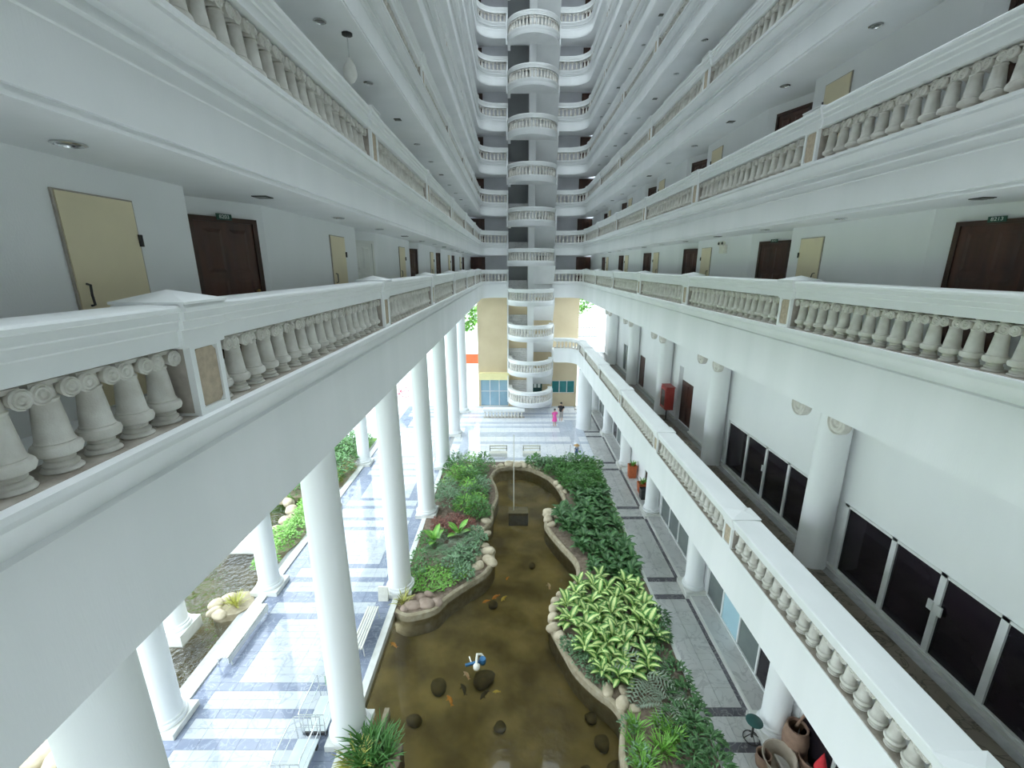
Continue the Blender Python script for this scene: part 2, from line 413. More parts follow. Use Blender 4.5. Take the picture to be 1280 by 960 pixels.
def balustrade(path, z0, label, ind_y, low=False, posts=True):
    """coping on turned balusters between posts; every baluster that is large in view is its own part"""
    h, ch, w = (.60, .26, .60) if low else (.66, .35, .5)
    zt = z0 + h + ch - .01
    root = empty('balustrade', (path[0][0], 0, z0), label=label, cat='balustrade')
    inv = T(-path[0][0], 0, -z0)
    def place(name, me, x, y, z, nx, ny, parent):
        M = inv @ T(x, y, z) @ RZ(math.atan2(ny, nx))
        return link(name, me, parent, M=M)
    mb = MB(); extrude(mb, coping_profile(zt, ch, w), path, 'trim_paint')
    cp = mb.obj('coping', root, 25); cp.matrix_local = inv
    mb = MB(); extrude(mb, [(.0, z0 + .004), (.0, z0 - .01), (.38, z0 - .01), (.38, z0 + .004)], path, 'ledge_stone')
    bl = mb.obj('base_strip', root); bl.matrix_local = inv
    L, at = walk(path)
    y0 = path[0][1]
    ps = []
    if posts:
        ystart = path[1][1]
        k = -1
        while POST0 + BAY * k < ystart - 1.5:
            ps.append(POST0 + BAY * k - y0); k += 1
        ps.append(ystart - .1 - y0)
    for s in ps:
        x, y, nx, ny = at(s)
        p = place('post', PM1 if low else PM, x, y, z0, nx, ny, root)
        link('post_panel', PP1 if low else PP, p)
        c = link('post_cap', PC1 if low else PC, p); c.location = (0, 0, zt - z0)
    cuts = sorted(ps + [-.2, L + .1])
    co = coarse(h); far = MB(); far.mats = ['cast_stone']
    for a, b in zip(cuts, cuts[1:]):
        a2, b2 = a + .215, b - .215
        if b2 - a2 < .3: continue
        n = max(1, round((b2 - a2) / .305)); st = (b2 - a2) / n
        for i in range(n):
            s = a2 + st * (i + .5)
            if s < 0 or s > L: continue
            x, y, nx, ny = at(s)
            if y < .4: continue
            px, py = x + nx * .17, y + ny * .17
            if y < ind_y: place('baluster', BAL_FINE_LOW if low else BAL_FINE, px, py, z0, nx, ny, root)
            else:
                M = inv @ T(px, py, z0) @ RZ(math.atan2(ny, nx))
                far.add(co.v, co.f, 'cast_stone', M)
    if far.v: far.obj('baluster_row', root, 50, kind='stuff')
    return root

# slabs, balustrades ---------------------------------------------------------
STAIR_X0, STAIR_X1 = -.47, 3.52
CR = 1.5
IND = {(2, -1): 28, (2, 1): 28, (3, -1): 22, (3, 1): 26, (4, -1): 14, (4, 1): 20, (5, 1): 16, (5, -1): 14, (1, 1): 24}
for k in range(2, TOPLEVEL + 1):
    z0 = ledge(k); zb = 10.5 if k == 2 else z0 - 1.07
    for sgn, X, xe, side in ((-1, XL, STAIR_X0, 'left'), (1, XR, STAIR_X1, 'right')):
        p = rail_path(sgn, X, YE, CR, xe)
        mb = MB(); extrude(mb, slab_profile(z0, zb), p, 'plaster')
        mb.obj('floor_slab', None, 25, kind='structure')
        balustrade(p, z0, 'white classical balustrade along the %s gallery level on the %s side of the atrium' % (ORD[k], side), IND.get((k, sgn), 0))
# first level: right side only, projecting further into the atrium
X1, Z1, Y1E = 5.52, 6.35, 38.1
p1 = rail_path(1, X1, Y1E, 1.2, STAIR_X1 + .05)
mb = MB(); extrude(mb, [(-.02, Z1), (-.02, Z1 - .06), (0, Z1 - .08), (0, 5.07), (2.7, 5.07), (2.7, 5.93), (.5, 5.93), (.5, Z1)], p1, 'plaster')
mb.obj('floor_slab', None, 25, kind='structure')
balustrade(p1, Z1, 'low white balustrade of the first gallery level above the shopfronts on the right', IND[(1, 1)], low=True)

# gallery walls with angled door recesses ----------------------------------------------
def wall_pts(sgn):
    """plan of one gallery wall: straight piece, step back, angled face with the flat's door"""
    W = WL if sgn < 0 else WR
    out = [(W, Y_NEAR)]; faces = []
    offs = (1.75, 2.35, 3.45) if sgn < 0 else (1.95, 2.45, 3.95)
    for k in range(-1, 7):
        y = POST0 + BAY * k
        a, b, c = (y + o for o in offs)
        if a < Y_NEAR + .2 or c > YE + .9: continue
        out += [(W, a), (W + sgn * .55, b), (W, c)]
        faces.append(((W + sgn * .55, b), (W, c)))
    out.append((W, YE + 1.3))
    return out, faces
WALLS = {}
for sgn, side in ((-1, 'left'), (1, 'right')):
    pts, faces = wall_pts(sgn); WALLS[sgn] = faces
    for k in range(2, TOPLEVEL + 1):
        zf = ledge(k) - .04; zc = ledge(k + 1) - 1.07 + .004
        mb = MB(); n = len(pts); t = .2
        vs = [(x, y, zf) for x, y in pts] + [(x, y, zc) for x, y in pts]
        vs += [(x + sgn * t, y, zf) for x, y in pts] + [(x + sgn * t, y, zc) for x, y in pts]
        fs = []
        for i in range(n - 1):
            fs += [(i, i + 1, n + i + 1, n + i), (2 * n + i, 3 * n + i, 3 * n + i + 1, 2 * n + i + 1), (n + i, n + i + 1, 3 * n + i + 1, 3 * n + i), (i, 2 * n + i, 2 * n + i + 1, i + 1)]
        mb.add(vs, fs, 'plaster_wall')
        mb.obj('wall_' + side, None, kind='structure')
# end walls of every level, unseen near wall, outer walls
for k in range(2, TOPLEVEL + 1):
    zf = ledge(k) - .04; zc = ledge(k + 1) - 1.07
    mb = MB(); mb.box(STAIR_X0 - .1, STAIR_X1 + .1, YE + .25, YE + 1.95, (10.5 if k == 2 else ledge(k) - 1.07), ledge(k) - .04, 'plaster'); mb.obj('floor_slab', None, kind='structure')
    mb = MB(); mb.box(WL - .8, WR + .8, YE + 1.3, YE + 1.5, zf, zc, 'end_shade_grey'); mb.box(STAIR_X0, STAIR_X1, YE + 1.26, YE + 1.3, zf, zc, 'stair_shade_grey'); mb.obj('wall_end', None, kind='structure')  # thin grey sheet puts the stair opening's shade into the colour
mb = MB(); mb.box(-12, 11, Y_NEAR - .4, Y_NEAR - .05, -.1, ledge(TOPLEVEL) + 2.4, 'plaster_wall'); mb.obj('wall_near_unseen', None, kind='structure')  # plain wall behind the camera, added to block light
mb = MB(); mb.box(-12.0, WL - .8, Y_NEAR, YE + 4, 10.5, 11.9, 'plaster'); mb.obj('ceiling', None, kind='structure')
mb = MB(); mb.box(-12.0, -11.7, Y_NEAR, YE + 4, 11.9, ledge(TOPLEVEL) + 2.4, 'plaster_wall'); mb.obj('wall_left_unseen', None, kind='structure')  # unseen wall added to block part of the sky over the garden
mb = MB(); mb.box(XR + 1.9, 13, Y_NEAR, 38.6, 10.5, 11.9, 'plaster'); mb.obj('ceiling', None, kind='structure')
mb = MB(); mb.box(-12, 13, YE + 3.9, YE + 4.2, 10.5, ledge(TOPLEVEL) + 2.4, 'plaster_wall'); mb.obj('wall_outer_end', None, kind='structure')

# ------------------------------------------------------------------ doors on the galleries
def raised_door(w, h, m, cols, rows, name='door_leaf'):
    mb = MB(); mb.box(-w / 2, w / 2, 0, .035, 0, h, m)
    st = .11
    cw = (w - st * (cols + 1)) / cols; z = .16
    tot = sum(rows); avail = h - .16 - .1 * len(rows)
    for r in rows:
        ph = avail * r / tot
        for c in range(cols):
            x = -w / 2 + st + c * (cw + st)
            a, b = .0, .045
            vs = [(x, .035, z), (x + cw, .035, z), (x + cw, .035, z + ph), (x, .035, z + ph), (x + .05, .055, z + .05), (x + cw - .05, .055, z + .05), (x + cw - .05, .055, z + ph - .05), (x + .05, .055, z + ph - .05)]
            mb.add(vs, [(4, 5, 6, 7), (0, 1, 5, 4), (1, 2, 6, 5), (2, 3, 7, 6), (3, 0, 4, 7)], m)
        z += ph + .1
    return mb.mesh(name)
def frame_mesh(w, h, m, t=.07, d=.06):
    mb = MB(); mb.box(-w / 2 - t, -w / 2, -.0, d, 0, h, m); mb.box(w / 2, w / 2 + t, 0, d, 0, h, m); mb.box(-w / 2 - t, w / 2 + t, 0, d, h, h + t, m)
    return mb.mesh('door_frame')
def handle_mesh():
    mb = MB(); mb.sphere((0, .09, 0), .028, 'brass', 8, 6); mb.tube([(0, .03, 0), (0, .09, 0)], .012, 'brass'); return mb.mesh('door_handle', 60)
DW, DH = .86, 1.98
LEAF_B, LEAF_W, FR_B, FR_W, HND = raised_door(DW, DH, 'door_brown', 2, (1, 2, 2)), raised_door(DW, DH, 'door_white', 2, (1, 2, 2)), frame_mesh(DW, DH, 'door_frame_brown'), frame_mesh(DW, DH, 'door_white'), handle_mesh()
UW, UH = .80, 2.0
mb = MB(); mb.box(-UW / 2, UW / 2, 0, .03, .03, UH, 'door_cream'); LEAF_U = mb.mesh('door_leaf')
mb = MB()
for a in ((-UW / 2 - .018, -UW / 2 - .004, 0, UH + .016), (UW / 2 + .004, UW / 2 + .018, 0, UH + .016)): mb.box(a[0], a[1], 0, .022, a[2], a[3], 'post_side')
mb.box(-UW / 2 - .018, UW / 2 + .018, 0, .022, UH + .003, UH + .016, 'post_side'); FR_U = mb.mesh('door_frame')
mb = MB(); mb.tube([(0, .03, .10), (.012, .075, .09), (.03, .085, .0), (.012, .075, -.09), (0, .03, -.10)], .011, 'iron'); mb.lathe([(.02, 0), (.02, .02)], 8, 'iron', T(0, .03, -.17) @ RX(-PI / 2)); PULL = mb.mesh('door_handle', 60)
mb = MB(); mb.box(-.02, .02, .03, .05, -.06, .06, 'iron'); mb.tube([(0, .05, -.06), (0, .05, .06)], .012, 'iron'); HINGE = mb.mesh('hinge')
mb = MB(); mb.box(-.11, .11, 0, .012, 0, .085, 'sign_green'); PLATE = mb.mesh('number_plate')
DN = [0]
def numerals(txt, parent):
    cu = bpy.data.curves.new('numerals', 'FONT'); cu.body = txt; cu.size = .075; cu.align_x = 'CENTER'; cu.align_y = 'CENTER'; cu.extrude = .002; cu.materials.append(MATS['sign_white'])
    o = link('numerals', cu, parent); o.location = (0, .016, .043); o.rotation_euler = (PI / 2, 0, PI); return o
def door(kind, x, y, z, nx, ny, number=None, flip=1):
    """local +y points out of the wall into the gallery"""
    DN[0] += 1
    r = empty('door_%d' % DN[0], (x, y, z), math.atan2(ny, nx) - PI / 2, kind='structure')
    if kind == 'util':
        link('door_leaf', LEAF_U, r); link('door_frame', FR_U, r)
        link('door_handle', PULL, r, loc=(-flip * (UW / 2 - .09), 0, 1.10))
        for hz in (.55, 1.62): link('hinge', HINGE, r, loc=(flip * (UW / 2 + .01), 0, hz))
    else:
        link('door_leaf', LEAF_W if kind == 'white' else LEAF_B, r); link('door_frame', FR_W if kind == 'white' else FR_B, r)
        link('door_handle', HND, r, loc=(-flip * (DW / 2 - .07), 0, .98))
        if number:
            p = link('number_plate', PLATE, r, loc=(0, .06, DH + .03)); numerals(number, p)
    return r
for sgn in (-1, 1):
    for k in range(2, 7):
        zf = ledge(k) - .04
        for i, (a, b) in enumerate(WALLS[sgn]):
            dx, dy = b[0] - a[0], b[1] - a[1]; l = math.hypot(dx, dy); tx, ty = dx / l, dy / l
            nx, ny = (ty, -tx) if sgn < 0 else (-ty, tx)
            if ny > 0: nx, ny = -nx, -ny
            q = .47; cx, cy = a[0] + dx * q + nx * .003, a[1] + dy * q + ny * .003
            if cy < .5: continue
            num = None
            if k == 2: num = {(-1, 5): '8203', (1, 7): '8213', (1, 13): '8212'}.get((sgn, int(cy) - (1 if (sgn == -1 and int(cy) == 6) else 0)))
            kd = 'white' if (k == 2 and sgn < 0 and 12 < cy < 14) else 'flat'
            door(kd, cx, cy, zf, nx, ny, num, -sgn)
        W = WL if sgn < 0 else WR
        off = .5 if sgn < 0 else 1.1
        for j in range(0, 6):
            y = POST0 + BAY * j + off
            door('util', W - sgn * .003, y, zf, -sgn, 0, None, sgn)
# doors closing the galleries at the far end
mb = MB(); mb.box(-.6, .6, 0, .05, 0, 2.1, 'door_brown'); mb.box(-.012, .012, .05, .055, 0, 2.1, 'door_frame_brown')
for s in (-1, 1):
    for z in (.2, 1.15): mb.box(s * .3 - .2, s * .3 + .2, .05, .07, z, z + .75, 'door_brown')
ENDLEAF = mb.mesh('door_leaf')
EF = frame_mesh(1.2, 2.1, 'door_frame_brown')
for k in range(2, TOPLEVEL + 1):
    for x in (-3.3, 6.45):
        DN[0] += 1
        r = empty('door_%d' % DN[0], (x, YE + 1.295, ledge(k) - .04), PI, kind='structure'); link('door_leaf', ENDLEAF, r); link('door_frame', EF, r)

NUM = ['first', 'second', 'third', 'fourth', 'fifth', 'sixth', 'seventh', 'eighth', 'ninth', 'tenth', 'eleventh', 'twelfth', 'thirteenth', 'fourteenth', 'fifteenth', 'sixteenth', 'seventeenth', 'eighteenth', 'nineteenth', 'twentieth', 'twenty-first', 'twenty-second', 'twenty-third', 'twenty-fourth']
# ------------------------------------------------------------------ ceiling lights
mb = MB(); mb.lathe([(.11, 0), (.115, -.012), (.095, -.02), (.085, -.004)], 16, 'chrome', cap=False); DL_RIM = mb.mesh('light_rim', 50)
mb = MB(); mb.lathe([(.088, .0), (.06, -.004), (.02, -.012)], 14, 'lamp_inner'); DL_IN = mb.mesh('light_lens', 50)
mb = MB(); mb.box(-.1, .1, -.1, .1, -.012, 0, 'iron')
for i in range(4): mb.box(-.085, .085, -.08 + i * .045, -.06 + i * .045, -.02, -.012, 'lamp_inner')
VENT = mb.mesh('vent_grille')
def soffit(k): return ledge(k) - 1.07
for sgn in (-1, 1):
    side = 'left' if sgn < 0 else 'right'
    for k in range(3, 8):
        x = -3.48 if sgn < 0 else 6.62
        for i in range(13):
            y = 3.81 + i * 2.75 if sgn < 0 else 3.9 + i * 2.78
            z = soffit(k)
            if i % 3 == 1:
                link('ceiling_vent', VENT, None, (x, y, z - .001), label='%s small dark square vent from near end, soffit of the %s gallery, %s side' % (NUM[i // 3], ORD[k], side), cat='vent', group='square vents, %s level %s' % (ORD[k], side))
            else:
                r = empty('ceiling_light', (x, y, z - .001), label='%s round downlight from near end, soffit of the %s gallery, %s side' % (NUM[i - (i + 1) // 3], ORD[k], side), cat='light', group='downlights, %s level %s' % (ORD[k], side))
                link('light_rim', DL_RIM, r); link('light_lens', DL_IN, r)
# teardrop pendant under the fourth gallery
r = empty('pendant_lamp', (-3.15, 9.75, soffit(4)), label='white teardrop pendant lamp hanging under the fourth gallery on the left', cat='lamp')
mb = MB(); mb.lathe([(.10, 0), (.10, -.03), (.05, -.045)], 10, 'iron'); mb.obj('ceiling_mount', r, 40)
mb = MB(); mb.tube([(0, 0, -.04), (0, 0, -.42)], .012, 'chrome'); mb.obj('stem', r)
mb = MB(); mb.lathe([(.02, -.40), (.06, -.44), (.11, -.54), (.13, -.64), (.12, -.72), (.07, -.80), (.0, -.84)], 14, 'lamp_glass'); mb.obj('lamp_shade', r, 60)
# emergency light on the right gallery wall
r = empty('emergency_light', (WR - .002, 15.6, 13.72), PI / 2, label='white twin-head emergency light high on the right gallery wall', cat='light')
mb = MB(); mb.box(-.2, .2, 0, .09, 0, .26, 'plastic_white'); mb.obj('housing', r)
for x in (-.13, .13):
    mb = MB(); mb.lathe([(.05, 0), (.085, .08), (.085, .1), (.06, .085)], 10, 'plastic_white', T(x, .06, .32) @ RX(-PI / 2)); mb.sphere((x, .14, .32), .05, 'iron', 8, 6); mb.obj('lamp_head', r, 50)

# ------------------------------------------------------------------ ground: marble floor, path, shops
def tile_mesh(w, l, m, h=.03):
    mb = MB(); g = .004; mb.box(-w / 2 + g, w / 2 - g, -l / 2 + g, l / 2 - g, -h, 0, m); return mb.mesh('marble_tile')
TM = {}
def tiles(root, cells, limit=300):
    """cells: (x, y, w, l, material, z); nearest ones become parts, the rest one joined part"""
    cells = sorted(cells, key=lambda c: c[0] ** 2 * .4 + c[1] ** 2)
    rest = MB()
    for i, (x, y, w, l, m, z) in enumerate(cells):
        if i < limit:
            key = (round(w, 3), round(l, 3), m)
            if key not in TM: TM[key] = tile_mesh(w, l, m)
            link('marble_tile', TM[key], root, loc=(x, y, z + R.uniform(-.0012, .0012)))
        else: rest.box(x - w / 2 + .004, x + w / 2 - .004, y - l / 2 + .004, y + l / 2 - .004, z - .03, z, m)
    if rest.v: rest.obj('tile_field', root, kind='stuff')

COLY = [3.95 + 5.94 * k for k in range(0, 7)]
WKX0, WKX1 = -10.25, -5.05       # left walk between the two column rows
FARY0 = 28.6
mb = MB(); mb.box(-10.9, -4.75, Y_NEAR, 41.2, -.2, -.028, 'grout'); floor1 = mb.obj('floor', None, kind='structure')
cells = []
def near_col(y):
    return min((abs(y - c) for c in COLY))
w = (WKX1 - WKX0) / 9
y = 1.0
while y < 41:
    c = min(COLY, key=lambda q: abs(q - y - .15)); d = y + .15 - c
    l = .3
    band = abs(d + .42) < .16 or abs(d - .58) < .16
    for i in range(9):
        x = WKX0 + w * (i + .5)
        edge = i in (0, 8)
        # stepped frame round the middle panel of each bay
        dd = abs(d - .08); frame = (1.35 < dd < 1.66 and 1 <= i <= 7) or (dd >= 1.35 and i in (1, 7))
        m = 'marble_blue' if (band or frame or edge) else 'marble_white'
        cells.append((x, y + .15, w, l, m, 0))
    y += .3
tiles(floor1, cells)
mb = MB(); mb.box(-4.75, 7.3, FARY0, 41.2, -.2, -.028, 'grout'); floor2 = mb.obj('floor', None, kind='structure')
cells = []
y = FARY0 + .1; j = 0
PAT = 'bwwwwwbwwbbwwbwbwwbwbwwwbwwb'
while y < 41:
    l = .5
    band = PAT[j % len(PAT)] == 'b'
    n = 16; w = (5.85 + 4.75) / n
    for i in range(n):
        x = -4.75 + w * (i + .5)
        side = i in (1, 14) and y < 35
        d = math.hypot(x - 5.6, y + .25 - 35.4)
        m = 'marble_blue_lit' if (band and j > 5 or side or d < 2.0 or (j == 0)) else 'marble_white_lit'
        if side and j < 1: m = 'marble_white_lit'
        cells.append((x, y + .25, w, l, m, 0))
    y += l; j += 1
tiles(floor2, cells, 0)
# right path of grey slabs with dark cross bands
PX0, PX1 = 5.86, 7.12
mb = MB(); mb.box(5.7, 8.1, Y_NEAR, 41.2, -.2, -.028, 'grout'); floor3 = mb.obj('floor', None, kind='structure')
cells = []
bands = []
for c in COLY: bands += [c - .42, c + .62]
y = 3.5
marks = sorted(bands)
ys = 3.0
while ys < 40.9:
    nb = [b for b in marks if b - .14 > ys - 1e-4]
    nxt = nb[0] - .14 if nb else 41.0
    if abs(nxt - ys) < .02:
        cells.append(((PX0 + PX1) / 2, ys + .14, PX1 - PX0, .28, 'marble_dark', 0)); ys += .28; continue
    n = max(1, round((nxt - ys) / .62)); st = (nxt - ys) / n
    for i in range(n):
        for q in (0, 1):
            cells.append((PX0 + (PX1 - PX0) * (.25 + .5 * q), ys + st * (i + .5), (PX1 - PX0) / 2, st, 'marble_grey', 0))
    ys = nxt
tiles(floor3, cells, 170)
mb = MB(); mb.box(5.70, 5.855, Y_NEAR, FARY0, -.3, .05, 'kerb_white'); mb.obj('kerb', None, kind='structure')
mb = MB()
for c0, c1 in zip([0.] + COLY, COLY + [41.]):
    mb.box(7.12, 7.26, c0 + .55, c1 - .55, -.03, .003, 'marble_dark')
mb.obj('floor_border', None, kind='structure')
# shop plinth, stepping forward round each column
mb = MB(); mb.box(7.32, 8.1, Y_NEAR, 41.2, -.1, .15, 'marble_grey'); mb.box(7.26, 7.32, Y_NEAR, 41.2, -.1, .155, 'kerb_white')
for c in COLY: mb.box(7.13, 8.0, c - .55, c + .55, -.1, .157, 'kerb_white')
mb.obj('floor_plinth', None, kind='structure')
# walk kerbs on both sides of the left walk
mb = MB(); mb.box(-5.05, -4.98, 2, FARY0, -.2, .002, 'marble_blue'); mb.box(-4.98, -4.74, 2, FARY0, -.5, .06, 'kerb_white'); mb.obj('kerb', None, kind='structure')
mb = MB(); mb.box(-10.62, -10.26, 2, 33, -.5, .07, 'kerb_white'); mb.obj('kerb', None, kind='structure')
mb = MB(); mb.box(-4.7, 5.7, FARY0 - .22, FARY0, -.3, .06, 'kerb_white'); mb.obj('kerb', None, kind='structure')

# ------------------------------------------------------------------ columns
def column(x, y, z0, z1, r, label, group=None, base=True, plinth=.55, capital=False, ph=.16, taper=.9):
    c = empty('column', (x, y, z0), label=label, cat='column', group=group)
    h = z1 - z0; b0 = 0
    if base:
        mb = MB(); mb.box(-plinth, plinth, -plinth, plinth, 0, ph, 'kerb_white'); mb.obj('plinth', c)
        mb = MB(); p = []
        for rr, zc, hh in ((r * 1.28, ph + .07, .07), (r * 1.14, ph + .19, .04)):
            p += [(rr - hh * .9, zc - hh), (rr - hh * .2, zc - hh * .75), (rr, zc), (rr - hh * .2, zc + hh * .75), (rr - hh * .9, zc + hh)]
        p.append((r * 1.0, ph + .26)); mb.lathe(p, 28, 'plaster'); mb.obj('base_moulding', c, 50)
        b0 = ph + .2
    mb = MB(); mb.lathe([(r * 1.04, b0), (r * 1.0, b0 + .25), (r * .995, h * .35), (r * taper, h)], 36, 'plaster'); mb.obj('shaft', c, 60)
    if capital:
        zc = h - .52
        for sy in (-1, 1):
            mb = MB(); M = T(-.12, sy * .66, zc) @ RY(PI / 2)
            mb.lathe([(.0, -.40), (.05, -.42), (.07, -.39), (.10, -.39), (.13, -.42), (.17, -.42), (.19, -.39), (.23, -.39), (.25, -.42), (.27, -.41), (.28, -.36), (.27, -.24), (.0, -.24)], 24, 'cast_stone', M); mb.obj('volute', c, 40)
        mb = MB(); mb.box(-.46, .35, -.6, .6, zc + .1, zc + .22, 'plaster'); mb.box(-.5, .36, -.85, .85, zc + .28, h, 'plaster'); mb.obj('abacus', c)
    return c
NTH = ['nearest', 'second', 'third', 'fourth', 'fifth', 'sixth', 'seventh']
for i, y in enumerate(COLY):
    column(-4.8, y, 0, 10.6, .46, '%s tall white round column in the row along the left edge of the koi pond' % NTH[i], 'columns along the pond', ph=.2)
for i, y in enumerate([4.2, 10.2, 15.95, 22.1, 28.2, 34.2]):
    column(-10.4, y, 0, 10.6, .40, '%s white round column in the outer row beside the garden pool' % NTH[i], 'outer row of columns', ph=.2)
for i, y in enumerate(COLY):
    column(7.62, y, .15, 5.08, .36, '%s white column standing against the ground-floor shopfronts' % NTH[i], 'shopfront columns', plinth=.46, ph=.1)
    if y < 38: column(7.62, y - .1, 5.94, 10.5, .35, '%s white scroll-topped column against the wall of the first gallery' % NTH[i], 'first gallery columns', base=False, capital=True, taper=.95)
column(5.95, 35.3, 0, 5.1, .62, 'thick bright white column at the far end on a round blue floor inlay', base=False)
column(-12.75, 13.7, -.3, 10.6, .40, 'white column with square plinth standing in the garden pool', ph=.5)

# ------------------------------------------------------------------ first gallery wall (right) with black glass doors
XW1 = 8.0; ZF1 = 5.94
mb = MB()
holes = []      # (y0, y1, z1)
for g in ([3.9, 9.4], [10.15, 15.35]): holes.append((g[0], g[1], 7.80))
holes += [(18.85, 20.65, 8.7), (26.2, 27.2, 7.9), (29.0, 31.6, 7.95), (33.6, 36.5, 8.1)]
ys = Y_NEAR
for a, b, zt in holes:
    mb.box(XW1, XW1 + .25, ys, a, ZF1, 10.5, 'plaster_wall'); mb.box(XW1, XW1 + .25, a, b, zt, 10.5, 'plaster_wall'); ys = b
mb.box(XW1, XW1 + .25, ys, 38.2, ZF1, 10.5, 'plaster_wall')
mb.obj('wall_first_gallery', None, kind='structure')
mb = MB(); mb.box(5.9, 9.6, Y_NEAR, 38.6, 5.90, 5.932, 'grout'); fl1 = mb.obj('floor', None, kind='structure')
cells = []
for j in range(62):
    for i in range(3): cells.append((6.2 + .6 * i + .0, 1.2 + .6 * j, .6, .6, 'marble_brown', 5.962))
tiles(fl1, cells, 150)
mb = MB(); mb.box(7.9, 8.0, Y_NEAR, 18.8, 5.96, 6.05, 'kerb_white'); mb.box(7.93, 8.0, 20.7, 38, 5.96, 6.05, 'kerb_white'); mb.obj('baseboard_first_gallery', None, kind='structure')

WN = [0]
def glazed_bank(x, ys, z0, z1, face, glass, mull=.09, handle=None, sill=True, name='window'):
    """bank of framed panes in plane x; ys are mullion centre lines"""
    WN[0] += 1
    r = empty('window_%d' % WN[0], (x, ys[0], z0), kind='structure')
    d = face
    mb = MB()
    for y in ys: mb.box(-.04, .06, y - ys[0] - mull / 2, y - ys[0] + mull / 2, 0, z1 - z0, 'alu_white')
    mb.box(-.04, .06, -mull / 2, ys[-1] - ys[0] + mull / 2, z1 - z0 - .06, z1 - z0, 'alu_white'); mb.box(-.05, .06, -mull / 2, ys[-1] - ys[0] + mull / 2, 0, .07, 'alu_white')
    mb.obj('window_frame', r)
    for i, (a, b) in enumerate(zip(ys, ys[1:])):
        g = glass[i % len(glass)]
        mb = MB(); mb.box(0, .012, a - ys[0] + mull / 2, b - ys[0] - mull / 2, .07, z1 - z0 - .06, g)
        p = mb.obj('pane', r)
        if g == 'blind_blue': pass
    if handle:
        for y in handle:
            mb = MB(); mb.box(-.07, -.04, y - ys[0] - .05, y - ys[0] + .05, .95, 1.15, 'alu_white'); mb.obj('door_handle', r)
    return r
glazed_bank(XW1 + .02, [9.40, 8.05, 6.95, 5.90, 3.95][::-1], 6.0, 7.80, -1, ['glass_black'], .12, handle=[6.86, 7.04])
glazed_bank(XW1 + .02, [15.35, 14.0, 12.85, 11.7, 10.2][::-1], 6.0, 7.80, -1, ['glass_black'], .10, handle=[12.9])
glazed_bank(XW1 + .04, [29.05, 29.9, 30.7, 31.55], 6.0, 7.95, -1, ['glass_grey'], .07)
glazed_bank(XW1 + .04, [33.65, 34.6, 35.5, 36.45], 6.0, 8.1, -1, ['glass_blue', 'glass_grey'], .07)
# deep doorway with fanlight, and the brown doors
mb = MB(); mb.box(8.2, 8.3, 18.8, 20.7, 8.0, 8.72, 'plaster_wall'); mb.obj('wall_fanlight', None, kind='structure')
mb = MB(); mb.box(-.9, .9, 0, .05, 0, 2.04, 'door_brown'); mb.box(-.01, .01, .05, .056, 0, 2.04, 'door_frame_brown')
for q in (-.45, .45):
    for z in (.15, 1.1): mb.box(q - .32, q + .32, .05, .065, z, z + .75, 'door_brown')
DN[0] += 1; r = empty('door_%d' % DN[0], (8.25, 19.75, 5.96), PI / 2, kind='structure'); mb.obj('door_leaf', r)
mb = MB(); mb.box(-.5, .5, -.02, .04, 0, 1.9, 'door_brown')
for z in (.15, 1.05): mb.box(-.35, .35, .04, .06, z, z + .7, 'door_brown')
DN[0] += 1; r = empty('door_%d' % DN[0], (8.06, 26.7, 5.96), PI / 2, kind='structure'); mb.obj('door_leaf', r); link('door_frame', FR_B, r, loc=(0, 0, 0)).scale = (1.1, 1, .97)
mb = MB(); mb.box(8.1, 8.13, 25.9, 27.5, ZF1, 8.1, 'door_frame_brown'); mb.obj('wall_backing', None, kind='structure')
# fire hose cabinet on its post
r = empty('fire_cabinet', (7.5, 20.55, 5.96), label='red fire hose cabinet on a thin post by the first gallery doorway', cat='cabinet')
mb = MB(); mb.box(-.19, .19, -.36, .36, .62, 1.72, 'red_box'); mb.box(-.215, .215, -.385, .385, 1.72, 1.76, 'red_box'); mb.obj('body', r)
mb = MB(); mb.box(-.225, -.19, -.34, .34, .65, 1.69, 'red_box'); dd = mb.obj('cabinet_door', r)
mb = MB(); mb.box(-.235, -.225, -.24, .24, .78, 1.56, 'glass_smoke'); mb.obj('pane', dd)
mb = MB(); mb.tube([(0, 0, 0), (0, 0, .62)], .03, 'iron'); mb.box(-.1, .1, -.1, .1, 0, .02, 'iron'); mb.obj('post', r)

# ------------------------------------------------------------------ ground-floor shop wall and glazing
mb = MB()
XG = 7.98
gbanks = []
for i in range(len(COLY) - 1):
    a, b = COLY[i] + .42, COLY[i + 1] - .42
    if i == 3: a, b = a + .2, a + 2.3
    gbanks.append((a, b))
ys = Y_NEAR
for a, b in gbanks:
    mb.box(XG, XG + .2, ys, a, .1, 5.07, 'plaster_wall'); mb.box(XG, XG + .2, a, b, 3.0, 5.07, 'plaster_wall'); ys = b
mb.box(XG, XG + .2, ys, 41.2, .1, 5.07, 'plaster_wall')
mb.obj('wall_shops', None, kind='structure')
GL = [['glass_grey', 'glass_grey', 'glass_black', 'glass_black'], ['glass_black', 'glass_grey', 'blind_blue', 'glass_grey'], ['glass_grey'], ['glass_black'], ['glass_black', 'glass_black', 'glass_grey'], ['glass_grey']]
for (a, b), g in zip(gbanks, GL):
    n = 4 if b - a > 3 else 2
    glazed_bank(XG + .05, [a + .05 + (b - a - .1) * i / n for i in range(n + 1)], .16, 3.0, -1, g, .08)

